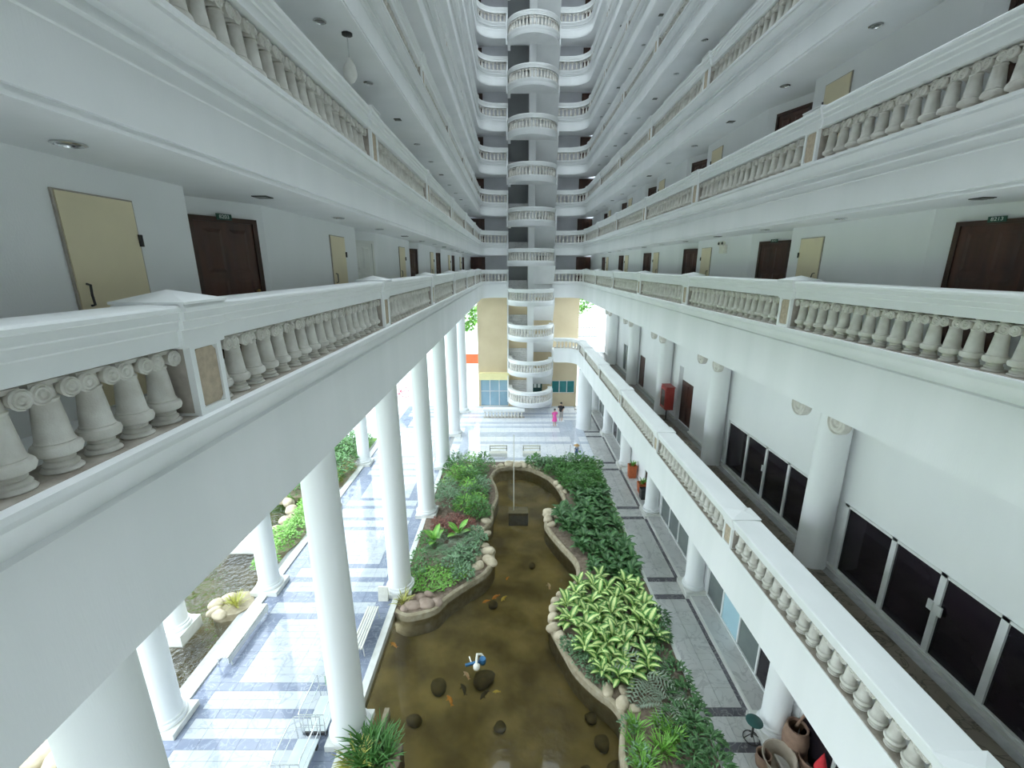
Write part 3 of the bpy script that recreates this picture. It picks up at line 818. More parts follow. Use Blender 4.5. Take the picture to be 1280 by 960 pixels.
# ------------------------------------------------------------------ far end: beige wall, glazed room, window, notice board
YB = 41.2
mb = MB()
def wall_with_holes(mb, x0, x1, z0, z1, y0, y1, hs, m):
    xs = sorted({x0, x1, *[h[0] for h in hs], *[h[1] for h in hs]}); zs = sorted({z0, z1, *[h[2] for h in hs], *[h[3] for h in hs]})
    for a, b in zip(xs, xs[1:]):
        for c, d in zip(zs, zs[1:]):
            if any(h[0] <= a and b <= h[1] and h[2] <= c and d <= h[3] for h in hs): continue
            mb.box(a, b, y0, y1, c, d, m)
wall_with_holes(mb, -3.4, 6.1, -.05, 10.5, YB, YB + .3, [(-3.2, -.5, .0, 3.45), (3.7, 5.9, 1.35, 2.6)], 'beige_wall')
mb.obj('wall_far', None, kind='structure')
def glazed_x(name, x0, x1, z0, z1, n, y, glass, label=None, bars=()):
    WN[0] += 1
    r = empty('window_%d' % WN[0], (x0, y, z0), kind='structure')
    w = x1 - x0; h = z1 - z0; mb = MB()
    for i in range(n + 1): mb.box(w * i / n - .035, w * i / n + .035, -.04, .05, 0, h, 'alu_white')
    for z in (0, h - .06) + tuple(bars): mb.box(0, w, -.04, .05, z, z + .06, 'alu_white')
    mb.obj('window_frame', r)
    for i in range(n):
        mb = MB(); mb.box(w * i / n + .035, w * (i + 1) / n - .035, 0, .012, .05, h - .05, glass); mb.obj('pane', r)
glazed_x('w', -3.2, -.5, .0, 2.75, 3, YB + .1, 'glass_blue', bars=(1.5,))
glazed_x('w', 3.7, 5.9, 1.35, 2.6, 3, YB + .1, 'glass_teal')
mb = MB(); mb.box(-3.25, -.4, YB - .5, YB + .1, 2.78, 3.42, 'canopy_cream'); tag(mb.obj('fascia_canopy'), 'cream yellow fascia box above the glazed room at the far end', 'canopy')
r = empty('notice_board', (2.3, YB - .02, 1.5), label='dark green notice board with two white papers behind the stair', cat='board')
mb = MB(); mb.box(-.45, .45, -.06, .0, 0, 1.15, 'green_paint'); mb.obj('board', r)
for x in (-.22, .16):
    mb = MB(); mb.box(x - .13, x + .13, -.066, -.06, .42, .85, 'sign_white'); mb.obj('paper', r)
mb = MB(); mb.box(-.4, .4, -.12, 0, 0, .06, 'iron'); tag(mb.obj('ledge_shelf', loc=(4.0 - .6, YB - .01, 1.45)), 'small dark shelf fixed to the wall right of the notice board', 'shelf')
# ground-floor balustrade by the glazed room
pg = [(-2.75, 37.7, 0, 1), (1.0, 37.7, 0, 1)]
balustrade(pg, .02, 'short ground-floor balustrade left of the stair foot', 0, low=True, posts=False)
# railing beyond the end of the first gallery
r = empty('metal_railing', (5.4, 47, 6.0), label='thin grey metal railing of the terrace outside the far right corner', cat='railing')
for zz in (2.0, .9, 0): 
    mb = MB(); mb.box(0, 3.6, -.03, .03, zz, zz + .07, 'rail_grey'); mb.obj('rail', r)
for i in range(13):
    mb = MB(); mb.box(i * .3 - .025, i * .3 + .025, -.02, .02, 0, 2.0, 'rail_grey'); mb.obj('bar', r)
mb = MB(); mb.box(5.2, 9.2, 46.8, 49, -.1, 6.0, 'paving_out'); mb.obj('wall_terrace', None, kind='structure')
mb = MB(); mb.box(5.6, 9, 38.2, 42, 5.5, 5.92, 'plaster'); mb.obj('floor_slab', None, kind='structure')

# ------------------------------------------------------------------ stair tower
SXc = (STAIR_X0 + STAIR_X1) / 2; SRad = (STAIR_X1 - STAIR_X0) / 2; SY = 39.55
stair = empty('staircase', (SXc, SY, 0), label='white open stair tower with rounded balconies stacked at the far end of the atrium', cat='staircase')
mb = MB(); mb.box(-.27, .27, -.1, 1.6, 1.3, ledge(TOPLEVEL) + 1, 'plaster_wall'); mb.obj('core_wall', stair)
STEP = (lambda mb: (mb.box(-.84, .84, 0, .17, -.16, 0, 'marble_grey'), mb.mesh('step'))[1])(MB())
def landing(zl, first=False):
    z0 = zl
    arc = [(SRad * math.cos(PI + PI * i / 16), SRad * math.sin(PI + PI * i / 16), math.cos(PI + PI * i / 16) * -1, math.sin(PI + PI * i / 16) * -1) for i in range(17)]
    path = [(-SRad, .9, 1, 0)] + arc + [(SRad, .3, -1, 0)]
    mb = MB()
    outer = [(x, y) for x, y, _, _ in arc]
    n = len(outer); vs = [(x, y, z0 - .05) for x, y in outer] + [(x, y, z0 - .42) for x, y in outer]
    mb.add(vs, [tuple(range(n)), tuple(range(2 * n - 1, n - 1, -1))] + [(i, (i + 1) % n, (i + 1) % n + n, i + n) for i in range(n)], 'plaster')
    extrude(mb, [(-.06, z0 + .0), (-.06, z0 - .05), (-.02, z0 - .14), (0, z0 - .2), (0, z0 - .24), (.03, z0 - .25), (.03, z0 - .32), (0, z0 - .34), (0, z0 - .46), (.22, z0 - .46), (.22, z0)], path, 'plaster')
    la = mb.obj('landing', stair, 30)
    mb = MB(); extrude(mb, coping_profile(z0 + .96, .3, .34), path, 'trim_paint'); mb.obj('coping', la, 25)
    L, at = walk(path); co = coarse(.67); far = MB()
    nb = int(L / .29)
    for i in range(nb):
        x, y, nx, ny = at(L * (i + .5) / nb)
        far.add(co.v, co.f, 'cast_stone', T(x + nx * .13, y + ny * .13, z0) @ RZ(math.atan2(ny, nx)))
    far.obj('baluster_row', la, 50, kind='stuff')
    return la
def flight(x, z0, up, zrise=1.66, steps=10):
    """ten treads between the front landing and the gallery behind; up=+1 climbs away from the atrium"""
    run = 1.6
    mb = MB(); za, zb = (z0, z0 + zrise) if up > 0 else (z0 + zrise, z0)
    vs = [(-.86, -.1, za - .17), (.86, -.1, za - .17), (.86, run, zb - .17), (-.86, run, zb - .17), (-.86, -.1, za - .33), (.86, -.1, za - .33), (.86, run, zb - .33), (-.86, run, zb - .33)]
    mb.add(vs, [(0, 1, 2, 3), (7, 6, 5, 4), (0, 4, 5, 1), (1, 5, 6, 2), (2, 6, 7, 3), (3, 7, 4, 0)], 'plaster')
    s = -1 if x < 0 else 1       # solid parapet on the outer side
    xo = s * .86
    vs = []
    for q in (xo, xo + s * .12):
        vs += [(q, -.1, za - .4), (q, run, zb - .4), (q, run, zb + .9), (q, -.1, za + .9)]
    mb.add(vs, [(0, 1, 2, 3), (7, 6, 5, 4), (0, 4, 5, 1), (1, 5, 6, 2), (2, 6, 7, 3), (3, 7, 4, 0)], 'plaster')
    f = mb.obj('flight', stair); f.location = (x, 0, 0)
    for i in range(steps):
        y = run * i / steps; z = z0 + zrise * (i + 1) / steps if up > 0 else z0 + zrise * (1 - i / steps)
        link('step', STEP, f, loc=(0, y, z))
    return f
FXO = .27 + .86
levels = [(1.45, 1.3), (4.25, 1.6), (7.40, 1.6), (10.45, 1.66)]
zl = 10.45 + 3.3
k = 3
while zl < ledge(TOPLEVEL) - 1:
    levels.append((zl, FF / 2)); k += 1; zl = ledge(k) - FF / 2 - .03
for zl, rise in levels:
    landing(zl)
    flight(-FXO, zl - .05, 1, rise)
    flight(FXO, zl - .05 - rise, -1, rise) if zl > 2 else None
f = flight(FXO, .0, -1, 1.4, 9)
for o in [c for c in stair.children if c.name.startswith('landing')]: pass

# ------------------------------------------------------------------ pond
RP = [(.6, 27.6), (1.25, 27.3), (2.25, 26.15), (2.75, 24.87), (2.98, 23.33), (2.73, 22.27), (2.05, 21.78), (1.73, 21.07), (1.77, 20.33), (2.3, 18.97), (2.85, 17.75), (2.89, 16.93), (2.57, 16.16), (1.94, 15.45), (1.55, 14.79), (1.42, 13.97), (1.63, 13.23), (1.87, 12.55), (2.13, 11.91), (2.68, 11.19), (3.11, 10.79), (3.32, 10.29), (3.14, 9.7), (3.03, 9.07), (3.0, 7), (3.0, 2)]
LP = [(.62, 27.62), (.1, 27.68), (-.4, 27.6), (-1.09, 27.3), (-1.41, 26.15), (-1.1, 24.87), (-.96, 23.6), (-1.18, 22.27), (-1.17, 21.07), (-1.51, 20.33), (-1.65, 19.29), (-1.1, 18.65), (-.94, 17.75), (-1.29, 16.82), (-1.98, 16.16), (-2.73, 15.36), (-3.11, 14.75), (-3.7, 14.45), (-4.25, 14.35), (-4.72, 14.6)]
def smooth_path(pts, n=4):
    out = []
    for i in range(len(pts) - 1):
        p0, p1, p2, p3 = pts[max(i - 1, 0)], pts[i], pts[i + 1], pts[min(i + 2, len(pts) - 1)]
        for j in range(n):
            t = j / n
            out.append(tuple(.5 * (2 * p1[a] + (p2[a] - p0[a]) * t + (2 * p0[a] - 5 * p1[a] + 4 * p2[a] - p3[a]) * t * t + (3 * p1[a] - p0[a] - 3 * p2[a] + p3[a]) * t ** 3) for a in (0, 1)))
    out.append(pts[-1]); return out
RS, LS = smooth_path(RP), smooth_path(LP)
def with_normals(pts, flip):
    o = []
    for i, p in enumerate(pts):
        a, b = pts[max(i - 1, 0)], pts[min(i + 1, len(pts) - 1)]
        dx, dy = b[0] - a[0], b[1] - a[1]; l = math.hypot(dx, dy) or 1
        o.append((p[0], p[1], -dy / l * flip, dx / l * flip))
    return o
def xat(pts, y):
    best = None
    for a, b in zip(pts, pts[1:]):
        if min(a[1], b[1]) <= y <= max(a[1], b[1]) and a[1] != b[1]:
            return a[0] + (b[0] - a[0]) * (y - a[1]) / (b[1] - a[1])
    return pts[0][0] if y > pts[0][1] else pts[-1][0]
def strip(mb, ya, yb, n, fa, fb, fz, m, cols=1):
    vs = []; fs = []
    for i in range(n + 1):
        y = ya + (yb - ya) * i / n
        a, b = fa(y), fb(y)
        for c in range(cols + 1):
            x = a + (b - a) * c / cols; vs.append((x, y, fz(x, y, c / cols)))
    for i in range(n):
        for c in range(cols):
            q = i * (cols + 1) + c; fs.append((q, q + 1, q + cols + 2, q + cols + 1))
    mb.add(vs, fs, m)
mb = MB(); mb.box(-4.9, 4.6, 0, 28.5, -1.05, -.95, 'pond_bed'); mb.obj('pond_floor', None, kind='structure')
mb = MB(); mb.add([(-4.85, .5, -.22), (3.9, .5, -.22), (3.9, 28, -.22), (-4.85, 28, -.22)], [(0, 1, 2, 3)], 'pond_water'); mb.obj('water', None, kind='structure')
hum = lambda x, y, c: .02 + .05 * math.sin(x * 2.1 + y * 1.3) * math.sin(y * 1.7)
mb = MB(); strip(mb, 1, 28.4, 120, lambda y: xat(RS, y) + .12, lambda y: 5.72, hum, 'soil', 6)
strip(mb, 14.45, 28.4, 70, lambda y: -4.75, lambda y: xat(LS, y) - .12, hum, 'soil', 6)
mb.box(-1.6, 2.3, 27.85, 28.45, -.9, .02, 'soil'); mb.obj('garden_soil', None, kind='structure')
for nm, P, fl in (('right', RS, 1), ('left', LS, -1)):
    mb = MB(); extrude(mb, [(-.03, .02), (-.06, -.1), (-.04, -.95), (.16, -.95), (.16, .0), (.1, .06), (.03, .06)], with_normals(P, fl), 'kerb_tan'); mb.obj('pond_edge', None, 40, kind='structure')

# boulders
def boulder_mesh(seed, m):
    q = random.Random(seed); mb = MB(); mb.sphere((0, 0, 0), 1, m, 14, 9)
    ph = [(q.uniform(0, 6), q.uniform(.8, 2.2), Vector((q.gauss(0, 1), q.gauss(0, 1), q.gauss(0, 1))).normalized()) for _ in range(6)]
    for i, v in enumerate(mb.v):
        V = Vector(v); f = 1 + sum(.055 * math.sin(p + w * 2 * V.dot(d)) for p, w, d in ph)
        mb.v[i] = tuple(V * f)
    return mb.mesh('boulder', 180)
BM = [boulder_mesh(i, 'boulder') for i in range(6)]; BMB = [boulder_mesh(20 + i, 'boulder_brown') for i in range(4)]
def boulder(x, y, z, sx, sy, sz, label, group, brown=False):
    o = link('boulder', R.choice(BMB if brown else BM), None, (x, y, z), R.uniform(0, 6), label=label, cat='rock', group=group); o.scale = (sx, sy, sz); return o
def cluster(lst, label, group, brown=False):
    base = label
    for n, (x, y, s) in enumerate(sorted(lst, key=lambda p: p[1])):
        label = '%s, %s from near end' % (base, NUM[n])
        boulder(x, y, s * .22 - .02, s * R.uniform(.9, 1.15), s * R.uniform(.75, .95), s * R.uniform(.55, .75), label, group, brown)
cluster([(1.60, 14.7, .26), (1.72, 15.15, .22), (1.55, 14.25, .27), (1.52, 13.75, .24), (1.72, 13.35, .24), (1.95, 13.05, .2), (2.05, 14.45, .2), (1.95, 15.5, .18)], 'rounded pale boulder on the bulge of right pond bank', 'boulders on the right bulge')
cluster([(3.05, 11.2, .24), (3.42, 10.75, .27), (3.55, 11.2, .2), (3.75, 10.6, .17)], 'yellowish boulder low on the right pond bank', 'near right bank boulders')
cluster([(1.95, 21.75, .36), (1.85, 21.15, .3), (2.05, 20.65, .26), (2.45, 22.05, .25), (2.4, 21.4, .2)], 'large pale boulder where the right bank juts out', 'mid right bank boulders')
cluster([(-1.2, 18.35, .34), (-1.12, 17.65, .36), (-1.45, 18.85, .22), (-1.75, 17.9, .26), (-1.75, 17.2, .24), (-1.95, 16.85, .2), (-1.55, 17.35, .26)], 'cream boulder in the heap on left pond bank', 'left bank boulder heap')
cluster([(-4.05, 14.85, .30), (-3.55, 14.95, .34), (-3.15, 15.05, .26), (-4.35, 14.75, .22), (-3.85, 15.3, .26), (-3.55, 15.5, .2), (-4.1, 15.3, .2)], 'smooth brown boulder at the left bank corner', 'corner boulder group', True)
cluster([(-1.75, 20.1, .3), (-1.5, 20.9, .34), (-2.1, 20.3, .25), (-1.35, 19.9, .2)], 'tan boulder half under leaves, left pond bank', 'left bank upper boulders')
cluster([(-.9, 27.75, .28), (-.35, 27.95, .36), (.25, 27.85, .38), (.8, 27.8, .33), (1.3, 27.6, .32), (1.7, 27.3, .28), (-1.3, 27.5, .26), (-.1, 28.2, .22), (.6, 28.2, .22), (1.1, 28.1, .22)], 'pale stone closing the far end of the pond', 'far end pond stones')
cluster([(2.75, 25.2, .28), (2.9, 24.6, .3), (3.15, 24.2, .2)], 'pale boulder on the far right pond bank', 'far right bank boulders')
WET = ((2.72, 10.2, .28), (2.1, 9.4, .2), (2.5, 11.0, .22), (-.45, 10.7, .22), (-2.6, 12.1, .34), (-.9, 15.9, .25), (.9, 18.5, .2), (-3.2, 10.9, .25), (2.95, 9.5, .25))
for x, y, s in WET:
    rk = sum(1 for q in WET if q[1] < y)
    o = link('boulder', R.choice(BM), None, (x, y, -.86), R.uniform(0, 6), label='dark weedy rock under the pond water, %s from near end' % NUM[rk], cat='rock', group='rocks under the pond water'); o.scale = (s, s * .8, s * .6)
    o.data = o.data.copy(); o.data.materials[0] = MATS['algae_rock']

# koi
def koi_mesh(m):
    mb = MB(); pts = []; rad = []
    for i in range(9):
        t = i / 8; pts.append((.0 + .03 * math.sin(t * 4), -.2 + .36 * t, 0)); rad.append(.012 + .055 * math.sin(PI * min(1, .12 + t * .9)) ** .8)
    mb.tube(pts, .05, m, 8, rad)
    e = pts[0]
    mb.add([(e[0], e[1] + .02, 0), (e[0] - .07, e[1] - .11, .01), (e[0] + .0, e[1] - .07, 0), (e[0] + .07, e[1] - .11, -.01), (e[0], e[1], .03)], [(0, 1, 4), (1, 2, 4), (2, 3, 4), (3, 0, 4)], m)
    for s in (-1, 1): mb.add([(s * .04, .05, 0), (s * .12, .0, -.01), (s * .06, -.03, .0), (s * .045, .02, .02)], [(0, 1, 3), (1, 2, 3), (0, 3, 2)], m)
    return mb.mesh('koi', 60)
KO, KY, KP, KD = (koi_mesh(m) for m in ('koi_orange', 'koi_yellow', 'koi_pale', 'koi_dark'))
for x, y, a, me, s, lb in ((-.80, 15.75, 2.2, KO, 1.1, 'orange koi swimming beside a yellow one near the left bank'), (-.45, 15.65, 2.5, KY, 1.0, 'bright yellow koi beside the orange pair'), (-1.2, 15.5, 2.0, KO, .9, 'small orange koi leading the pair near the left bank'), (-4.5, 13.35, .9, KO, 1.0, 'orange koi alone by the walkway kerb'),
        (-2.1, 11.2, .5, KO, 1.1, 'bright orange koi alone in the open water near the white pump'), (-1.65, 12.1, .6, KP, 1.0, 'pale pinkish koi just left of the white pump'), (-.6, 11.45, 1.6, KY, .7, 'tiny pale koi right of the pump'), (1.55, 16.5, .1, KP, 1.1, 'pale orange koi near the right bank bulge'), (-.3, 16.9, 2.6, KO, .7, 'small orange koi swimming apart, above the yellow one'),
        (-1.7, 11.6, .4, KD, 1.2, 'dark koi below the pale pinkish one'), (-1.0, 11.3, 2.4, KD, 1.1, 'dark koi right of the bright orange one')):
    o = link('koi', me, None, (x, y, -.33), a, label=lb, cat='fish', group='koi in the pond'); o.scale = (s * .85,) * 3
# floating pump
r = empty('pond_pump', (-1.27, 12.4, -.22), .3, label='white and blue floating pump in the middle of the pond', cat='pump')
mb = MB(); mb.lathe([(.06, -.1), (.12, -.06), (.12, .05), (.07, .1), (.0, .11)], 12, 'plastic_white', T(-.06, -.12, .02)); mb.tube([(-.06, -.1, .08), (0, .1, .14), (.05, .28, .12), (.2, .28, .08), (.26, .16, .04)], .045, 'plastic_white', 8); mb.obj('hose', r, 50)
mb = MB(); mb.lathe([(.11, -.1), (.13, 0), (.11, .1), (.0, .1)], 12, 'plastic_blue', T(.2, .06, .02)); mb.box(-.42, .1, .02, .1, -.02, .05, 'plastic_blue'); mb.obj('motor', r, 40)
mb = MB(); mb.tube([(-.2, .08, .02), (-.22, .34, .05)], .025, 'plastic_white'); mb.obj('spout', r)
o = link('boulder', BM[2].copy(), None, (-1.05, 12.25, -.72), .4, label='dark rock under the floating pump', cat='rock'); o.scale = (.38, .3, .26); o.data.materials[0] = MATS['algae_rock']
# fountain block in the far part of the pond
r = empty('fountain_block', (.27, 22.4, -.95), label='low dark fountain block with a tall thin pipe in the far pond', cat='fountain')
mb = MB(); mb.box(-.55, .55, -.35, .35, 0, .80, 'algae_rock'); mb.obj('block', r)
mb = MB(); mb.tube([(-.26, 0, .8), (-.26, 0, 5.4)], .022, 'plastic_white', 6); mb.obj('jet_pipe', r)

# ------------------------------------------------------------------ plants
def leaf_geo(mb, base, az, el, L, W, curl, m, seg=4, fold=.25):
    """one curved leaf with a midrib fold; el is the start angle above horizontal"""
    if mb.uv is None: mb.uv = []
    p = Vector(base); a = el; vs = []; rows = []
    dirh = Vector((math.cos(az), math.sin(az), 0)); sid = Vector((-math.sin(az), math.cos(az), 0))
    for i in range(seg + 1):
        t = i / seg; w = W * (math.sin(PI * min(1, t * .93 + .05)) ** .75) * .5
        if i == seg: w = .004
        nrm = -dirh * math.sin(a) + Vector((0, 0, 1)) * math.cos(a)
        rows.append((p - sid * w + nrm * w * fold, p.copy(), p + sid * w + nrm * w * fold))
        p = p + (dirh * math.cos(a) + Vector((0, 0, 1)) * math.sin(a)) * (L / seg); a -= curl / seg
    o = len(mb.v); k = mb.mi(m)
    for r3 in rows: mb.v += [tuple(q) for q in r3]
    for i in range(seg):
        for c in range(2):
            q = o + i * 3 + c; mb.f.append((q, q + 1, q + 4, q + 3)); mb.m.append(k)
            u0, u1, v0, v1 = c * .5, c * .5 + .5, i / seg, (i + 1) / seg
            mb.uv += [(u0, v0), (u1, v0), (u1, v1), (u0, v1)]
def rosette(m, n, L, W, h, seed, el=(.5, 1.1), curl=1.3, seg=4, stems=True):
    q = random.Random(seed); mb = MB()
    for i in range(n):
        az = i * 2.4 + q.uniform(-.3, .3); t = i / n
        leaf_geo(mb, (math.cos(az) * .04, math.sin(az) * .04, h * (.35 + .65 * t)), az, el[0] + (el[1] - el[0]) * t + q.uniform(-.1, .1), L * q.uniform(.75, 1.1), W * q.uniform(.85, 1.1), curl, m, seg)
    return mb
def bush(m, n, rad, h, L, W, seed, seg=2):
    q = random.Random(seed); mb = MB()
    for i in range(n):
        az = q.uniform(0, 2 * PI); rr = rad * math.sqrt(q.random()); zz = h * (1 - (rr / rad) ** 2 * .6) * q.uniform(.35, 1)
        leaf_geo(mb, (rr * math.cos(az), rr * math.sin(az), zz), az + q.uniform(-1, 1), q.uniform(-.1, .9), L * q.uniform(.7, 1.2), W, 1.0, m, seg)
    return mb
def frond_plant(m, n, L, seed, lw=.035, ll=.22, upright=1.1):
    q = random.Random(seed); mb = MB()
    for i in range(n):
        az = i * 2.4 + q.uniform(-.3, .3); el = q.uniform(.35, upright); p = Vector((0, 0, .08)); a = el
        for j in range(11):
            d = Vector((math.cos(az) * math.cos(a), math.sin(az) * math.cos(a), math.sin(a)))
            if j > 1:
                s = math.sin(PI * min(1, (j + 1) / 12)) * ll
                for sd in (-1, 1): leaf_geo(mb, p, az + sd * 1.05, a * .5 + .1, s, lw, .5, m, 2, 0)
            p = p + d * (L / 11); a -= .16
    return mb
def blades(m, n, L, W, seed, spread=.1):
    q = random.Random(seed); mb = MB()
    for i in range(n):
        az = q.uniform(0, 6.28); r = spread * q.random()
        leaf_geo(mb, (r * math.cos(az), r * math.sin(az), 0), az, q.uniform(.9, 1.5), L * q.uniform(.6, 1.1), W, q.uniform(.5, 1.5), m, 4)
    return mb
COLS = [(-4.8, y) for y in COLY] + [(-10.4, y) for y in (4.2, 10.2, 15.95, 22.1, 28.2, 34.2)]
def scatter(meshes, spots, name, label, cat, group, smin=.85, smax=1.15, z=.03):
    spots = sorted([p for p in spots if min(math.hypot(p[0] - c[0], p[1] - c[1]) for c in COLS) > .85], key=lambda p: p[1])
    base = label
    for n, (x, y) in enumerate(spots):
        label = ('%s, %s from left in %s row from near end' % (base, NUM[ROWCOL[(x, y)][0]], NUM[ROWCOL[(x, y)][1]]) if (x, y) in ROWCOL else base) if len(spots) > 24 else '%s, %s from near end' % (base, NUM[n])
        o = link(name, R.choice(meshes), None, (x, y, z), R.uniform(0, 6.28), label=label, cat=cat, group=group)
        s = R.uniform(smin, smax); o.scale = (s, s, s * R.uniform(.9, 1.1))
ROWCOL = {}
def field(xa, xb, ya, yb, step, jit=.35):
    out = []; y = ya; row = 0
    while y < yb:
        a, b = xa(y), xb(y); n = max(0, int((b - a) / step))
        for i in range(n):
            p = (a + (b - a) * (i + .5) / n + R.uniform(-jit, jit) * step, y + R.uniform(-jit, jit) * step); out.append(p)
            ROWCOL[p] = (i, row)
        y += step; row += 1
    return out
rb = lambda y: xat(RS, y)
lb_ = lambda y: xat(LS, y)
# striped broad-leaved plants: each leaf its own part
LEAFM = []
for i in range(3):
    mb = MB(); leaf_geo(mb, (0, 0, 0), 0, .75, .52 + .05 * i, .20 + .02 * i, 1.2, 'leaf_striped', 5); LEAFM.append(mb.mesh('leaf', 180))
mb = MB(); mb.tube([(0, 0, -.05), (.01, 0, .2), (0, .01, .36)], .018, 'leaf_mid', 5); STEM = mb.mesh('stem')
sp = field(lambda y: rb(y) + .45, lambda y: 5.55 - (.75 if y < 13 else .1), 11.6, 16.6, .5)
sp = [(x, y) for x, y in sp if not (y > 16.2 and x > 4.2)]
for x, y in sp:
    r = empty('striped_plant', (x, y, .02), R.uniform(0, 6), label='pale striped broad-leaved plant, %s from the water in %s row from near end' % (NUM[ROWCOL[(x, y)][0]], NUM[ROWCOL[(x, y)][1]]), cat='plant', group='striped plants in the right bed')
    s = R.uniform(.8, 1.1); r.scale = (s, s, s)
    link('stem', STEM, r)
    for i in range(9):
        az = i * 2.4 + R.uniform(-.3, .3); t = i / 8
        M = T(math.cos(az) * .03, math.sin(az) * .03, .16 + .22 * t) @ RZ(az) @ RY(-(-.35 + .75 * t) + R.uniform(-.12, .12))
        link('leaf', R.choice(LEAFM), r, M=M)
# dark broad-leaved plants in the long middle of the bed
DK = [rosette('leaf_dark', 13, .58, .23, .45, 30 + i).mesh('dark_plant', 180) for i in range(4)]
sp = field(lambda y: rb(y) + .45, lambda y: 5.5, 16.7, 24.2, .52)
for i_, p_ in enumerate([(4.55, 16.1), (5.1, 16.2), (4.6, 16.5), (5.2, 16.6)]):
    sp.append(p_); ROWCOL[p_] = (4 + i_, 0)
scatter(DK, sp, 'dark_plant', 'dark broad-leaved plant in mid right bed', 'plant', 'dark broad-leaved plants in the right bed', .75, 1.15)
# feathery shrubs at the far end of the right bed
FE = [bush('leaf_mid', 170, .5, .8, .2, .10, 50 + i).mesh('feathery_shrub', 180) for i in range(3)] + [bush('leaf_bluegreen', 170, .5, .8, .2, .09, 60).mesh('feathery_shrub', 180)]
sp = field(lambda y: rb(y) + .4, lambda y: 5.5, 24.2, 28.3, .6)
scatter(FE, sp, 'feathery_shrub', 'fine-leaved shrub, far right bed', 'shrub', 'feathery shrubs at the far right', .8, 1.2)
HB = [bush('leaf_bright', 110, .32, .6, .12, .05, 70 + i).mesh('hedge_shrub', 180) for i in range(2)]
scatter(HB, [(5.5, 16.8 + .55 * i) for i in range(21)], 'hedge_shrub', 'low bright green shrub along the path kerb', 'shrub', 'kerb strip shrubs', .6, .9)
# near part: areca-like palms, dark shrubs, grasses
PALM = frond_plant('leaf_grey', 18, 1.35, 80, .055, .28).mesh('fan_palm', 180)
for x, y, s, lb in ((4.3, 11.6, 1.0, 'feathery blue-green palm leaning over the near end of the right bed'), (4.75, 10.6, .8, 'smaller blue-green palm nearest the path kerb')):
    o = link('feather_palm', PALM, None, (x, y, .05), R.uniform(0, 6), label=lb, cat='palm'); o.scale = (s,) * 3
DS = [bush('leaf_dark', 110, .42, .6, .2, .07, 85 + i).mesh('dark_shrub', 180) for i in range(2)]
scatter(DS, [(5.1, 12.2), (5.3, 11.5), (5.35, 10.8), (5.45, 10.2), (5.2, 9.7), (5.5, 9.3), (5.0, 9.0), (5.45, 8.7), (4.9, 10.1), (5.3, 13.2), (5.5, 14.0)], 'dark_shrub', 'dark leafy shrub by the path kerb', 'shrub', 'dark kerb shrubs')
GR = [blades('leaf_bright', 60, .5, .035, 90 + i, .2).mesh('grass_tuft', 180) for i in range(2)]
scatter(GR, [(3.6, 9.9), (3.45, 9.4), (3.75, 9.1), (4.4, 10.0), (4.6, 9.6), (4.2, 9.3), (3.5, 8.8)], 'grass_tuft', 'bright green grassy tuft in the right bed', 'grass tuft', 'near right grass tufts')
BG = [bush('leaf_bluegreen', 70, .3, .35, .16, .06, 95 + i).mesh('creeping_shrub', 180) for i in range(2)]
scatter(BG, [(2.05, 12.9), (2.25, 12.4), (2.5, 12.0), (2.75, 11.7), (3.0, 11.5), (2.2, 12.75), (2.65, 12.2), (3.5, 9.1), (3.4, 10.0)], 'creeping_shrub', 'blue-green creeper over the right pond edge', 'shrub', 'creepers on the right pond edge')
# left bed
GC = MB()
for x, y in field(lambda y: -4.5, lambda y: lb_(y) - .35, 15.6, 17.2, .09, .5):
    if (x + 3.1) ** 2 / 1.9 + (y - 16.2) ** 2 / .9 > 1.25: continue
    for _ in range(2): leaf_geo(GC, (x, y, .1 + R.uniform(0, .14)), R.uniform(0, 6.28), R.uniform(0, .9), .12, .08, .6, 'leaf_bright', 2)
GC.obj('ground_cover', None, 180, label='light green low ground cover behind the brown corner boulders', cat='ground cover', kind='stuff')
RB = [bush('leaf_red', 90, .34, .4, .17, .06, 100 + i).mesh('red_plant', 180) for i in range(2)]
scatter(RB, field(lambda y: -4.2, lambda y: -2.2, 19.9, 21.2, .5), 'red_plant', 'brownish red leafy plant in the left bed', 'plant', 'red plants in the left bed')
GY = [frond_plant('leaf_grey', 12, .9, 110).mesh('grey_fern', 180), frond_plant('leaf_bluegreen', 12, .85, 111).mesh('grey_fern', 180)]
scatter(GY, [(-3.3, 18.9), (-2.6, 18.4), (-3.0, 17.9), (-3.8, 18.4), (-2.3, 19.2)], 'grey_fern', 'grey-green feathery fern in the left bed', 'fern', 'grey ferns in the left bed', .8, 1.1)
BL = [bush('leaf_bluegreen', 110, .42, .5, .17, .09, 115 + i).mesh('leafy_shrub', 180) for i in range(2)]
scatter(BL, [(-2.1, 18.7), (-1.8, 19.2), (-2.0, 18.1), (-2.2, 17.5), (-2.4, 17.0), (-2.0, 19.7), (-2.5, 17.9), (-2.2, 16.6), (-2.8, 17.3)], 'leafy_shrub', 'pale blue-green shrub behind the cream boulders', 'shrub', 'blue-green shrubs on the left bank')
SM = [bush('leaf_mid', 80, .34, .4, .16, .07, 120 + i).mesh('low_shrub', 180) for i in range(2)]
scatter(SM, [(-4.4, 19.3), (-4.2, 18.7), (-4.45, 17.9), (-4.4, 17.2), (-3.7, 17.3), (-4.3, 16.6), (-3.7, 19.5), (-1.6, 21.4), (-2.0, 21.2), (-1.5, 22.0)], 'low_shrub', 'small mid-green shrub in the left bed', 'shrub', 'small shrubs in the left bed')
BGL = rosette('leaf_bright', 7, .75, .34, .35, 130, (.7, 1.2), .8, 5).mesh('big_leaf_plant', 180)
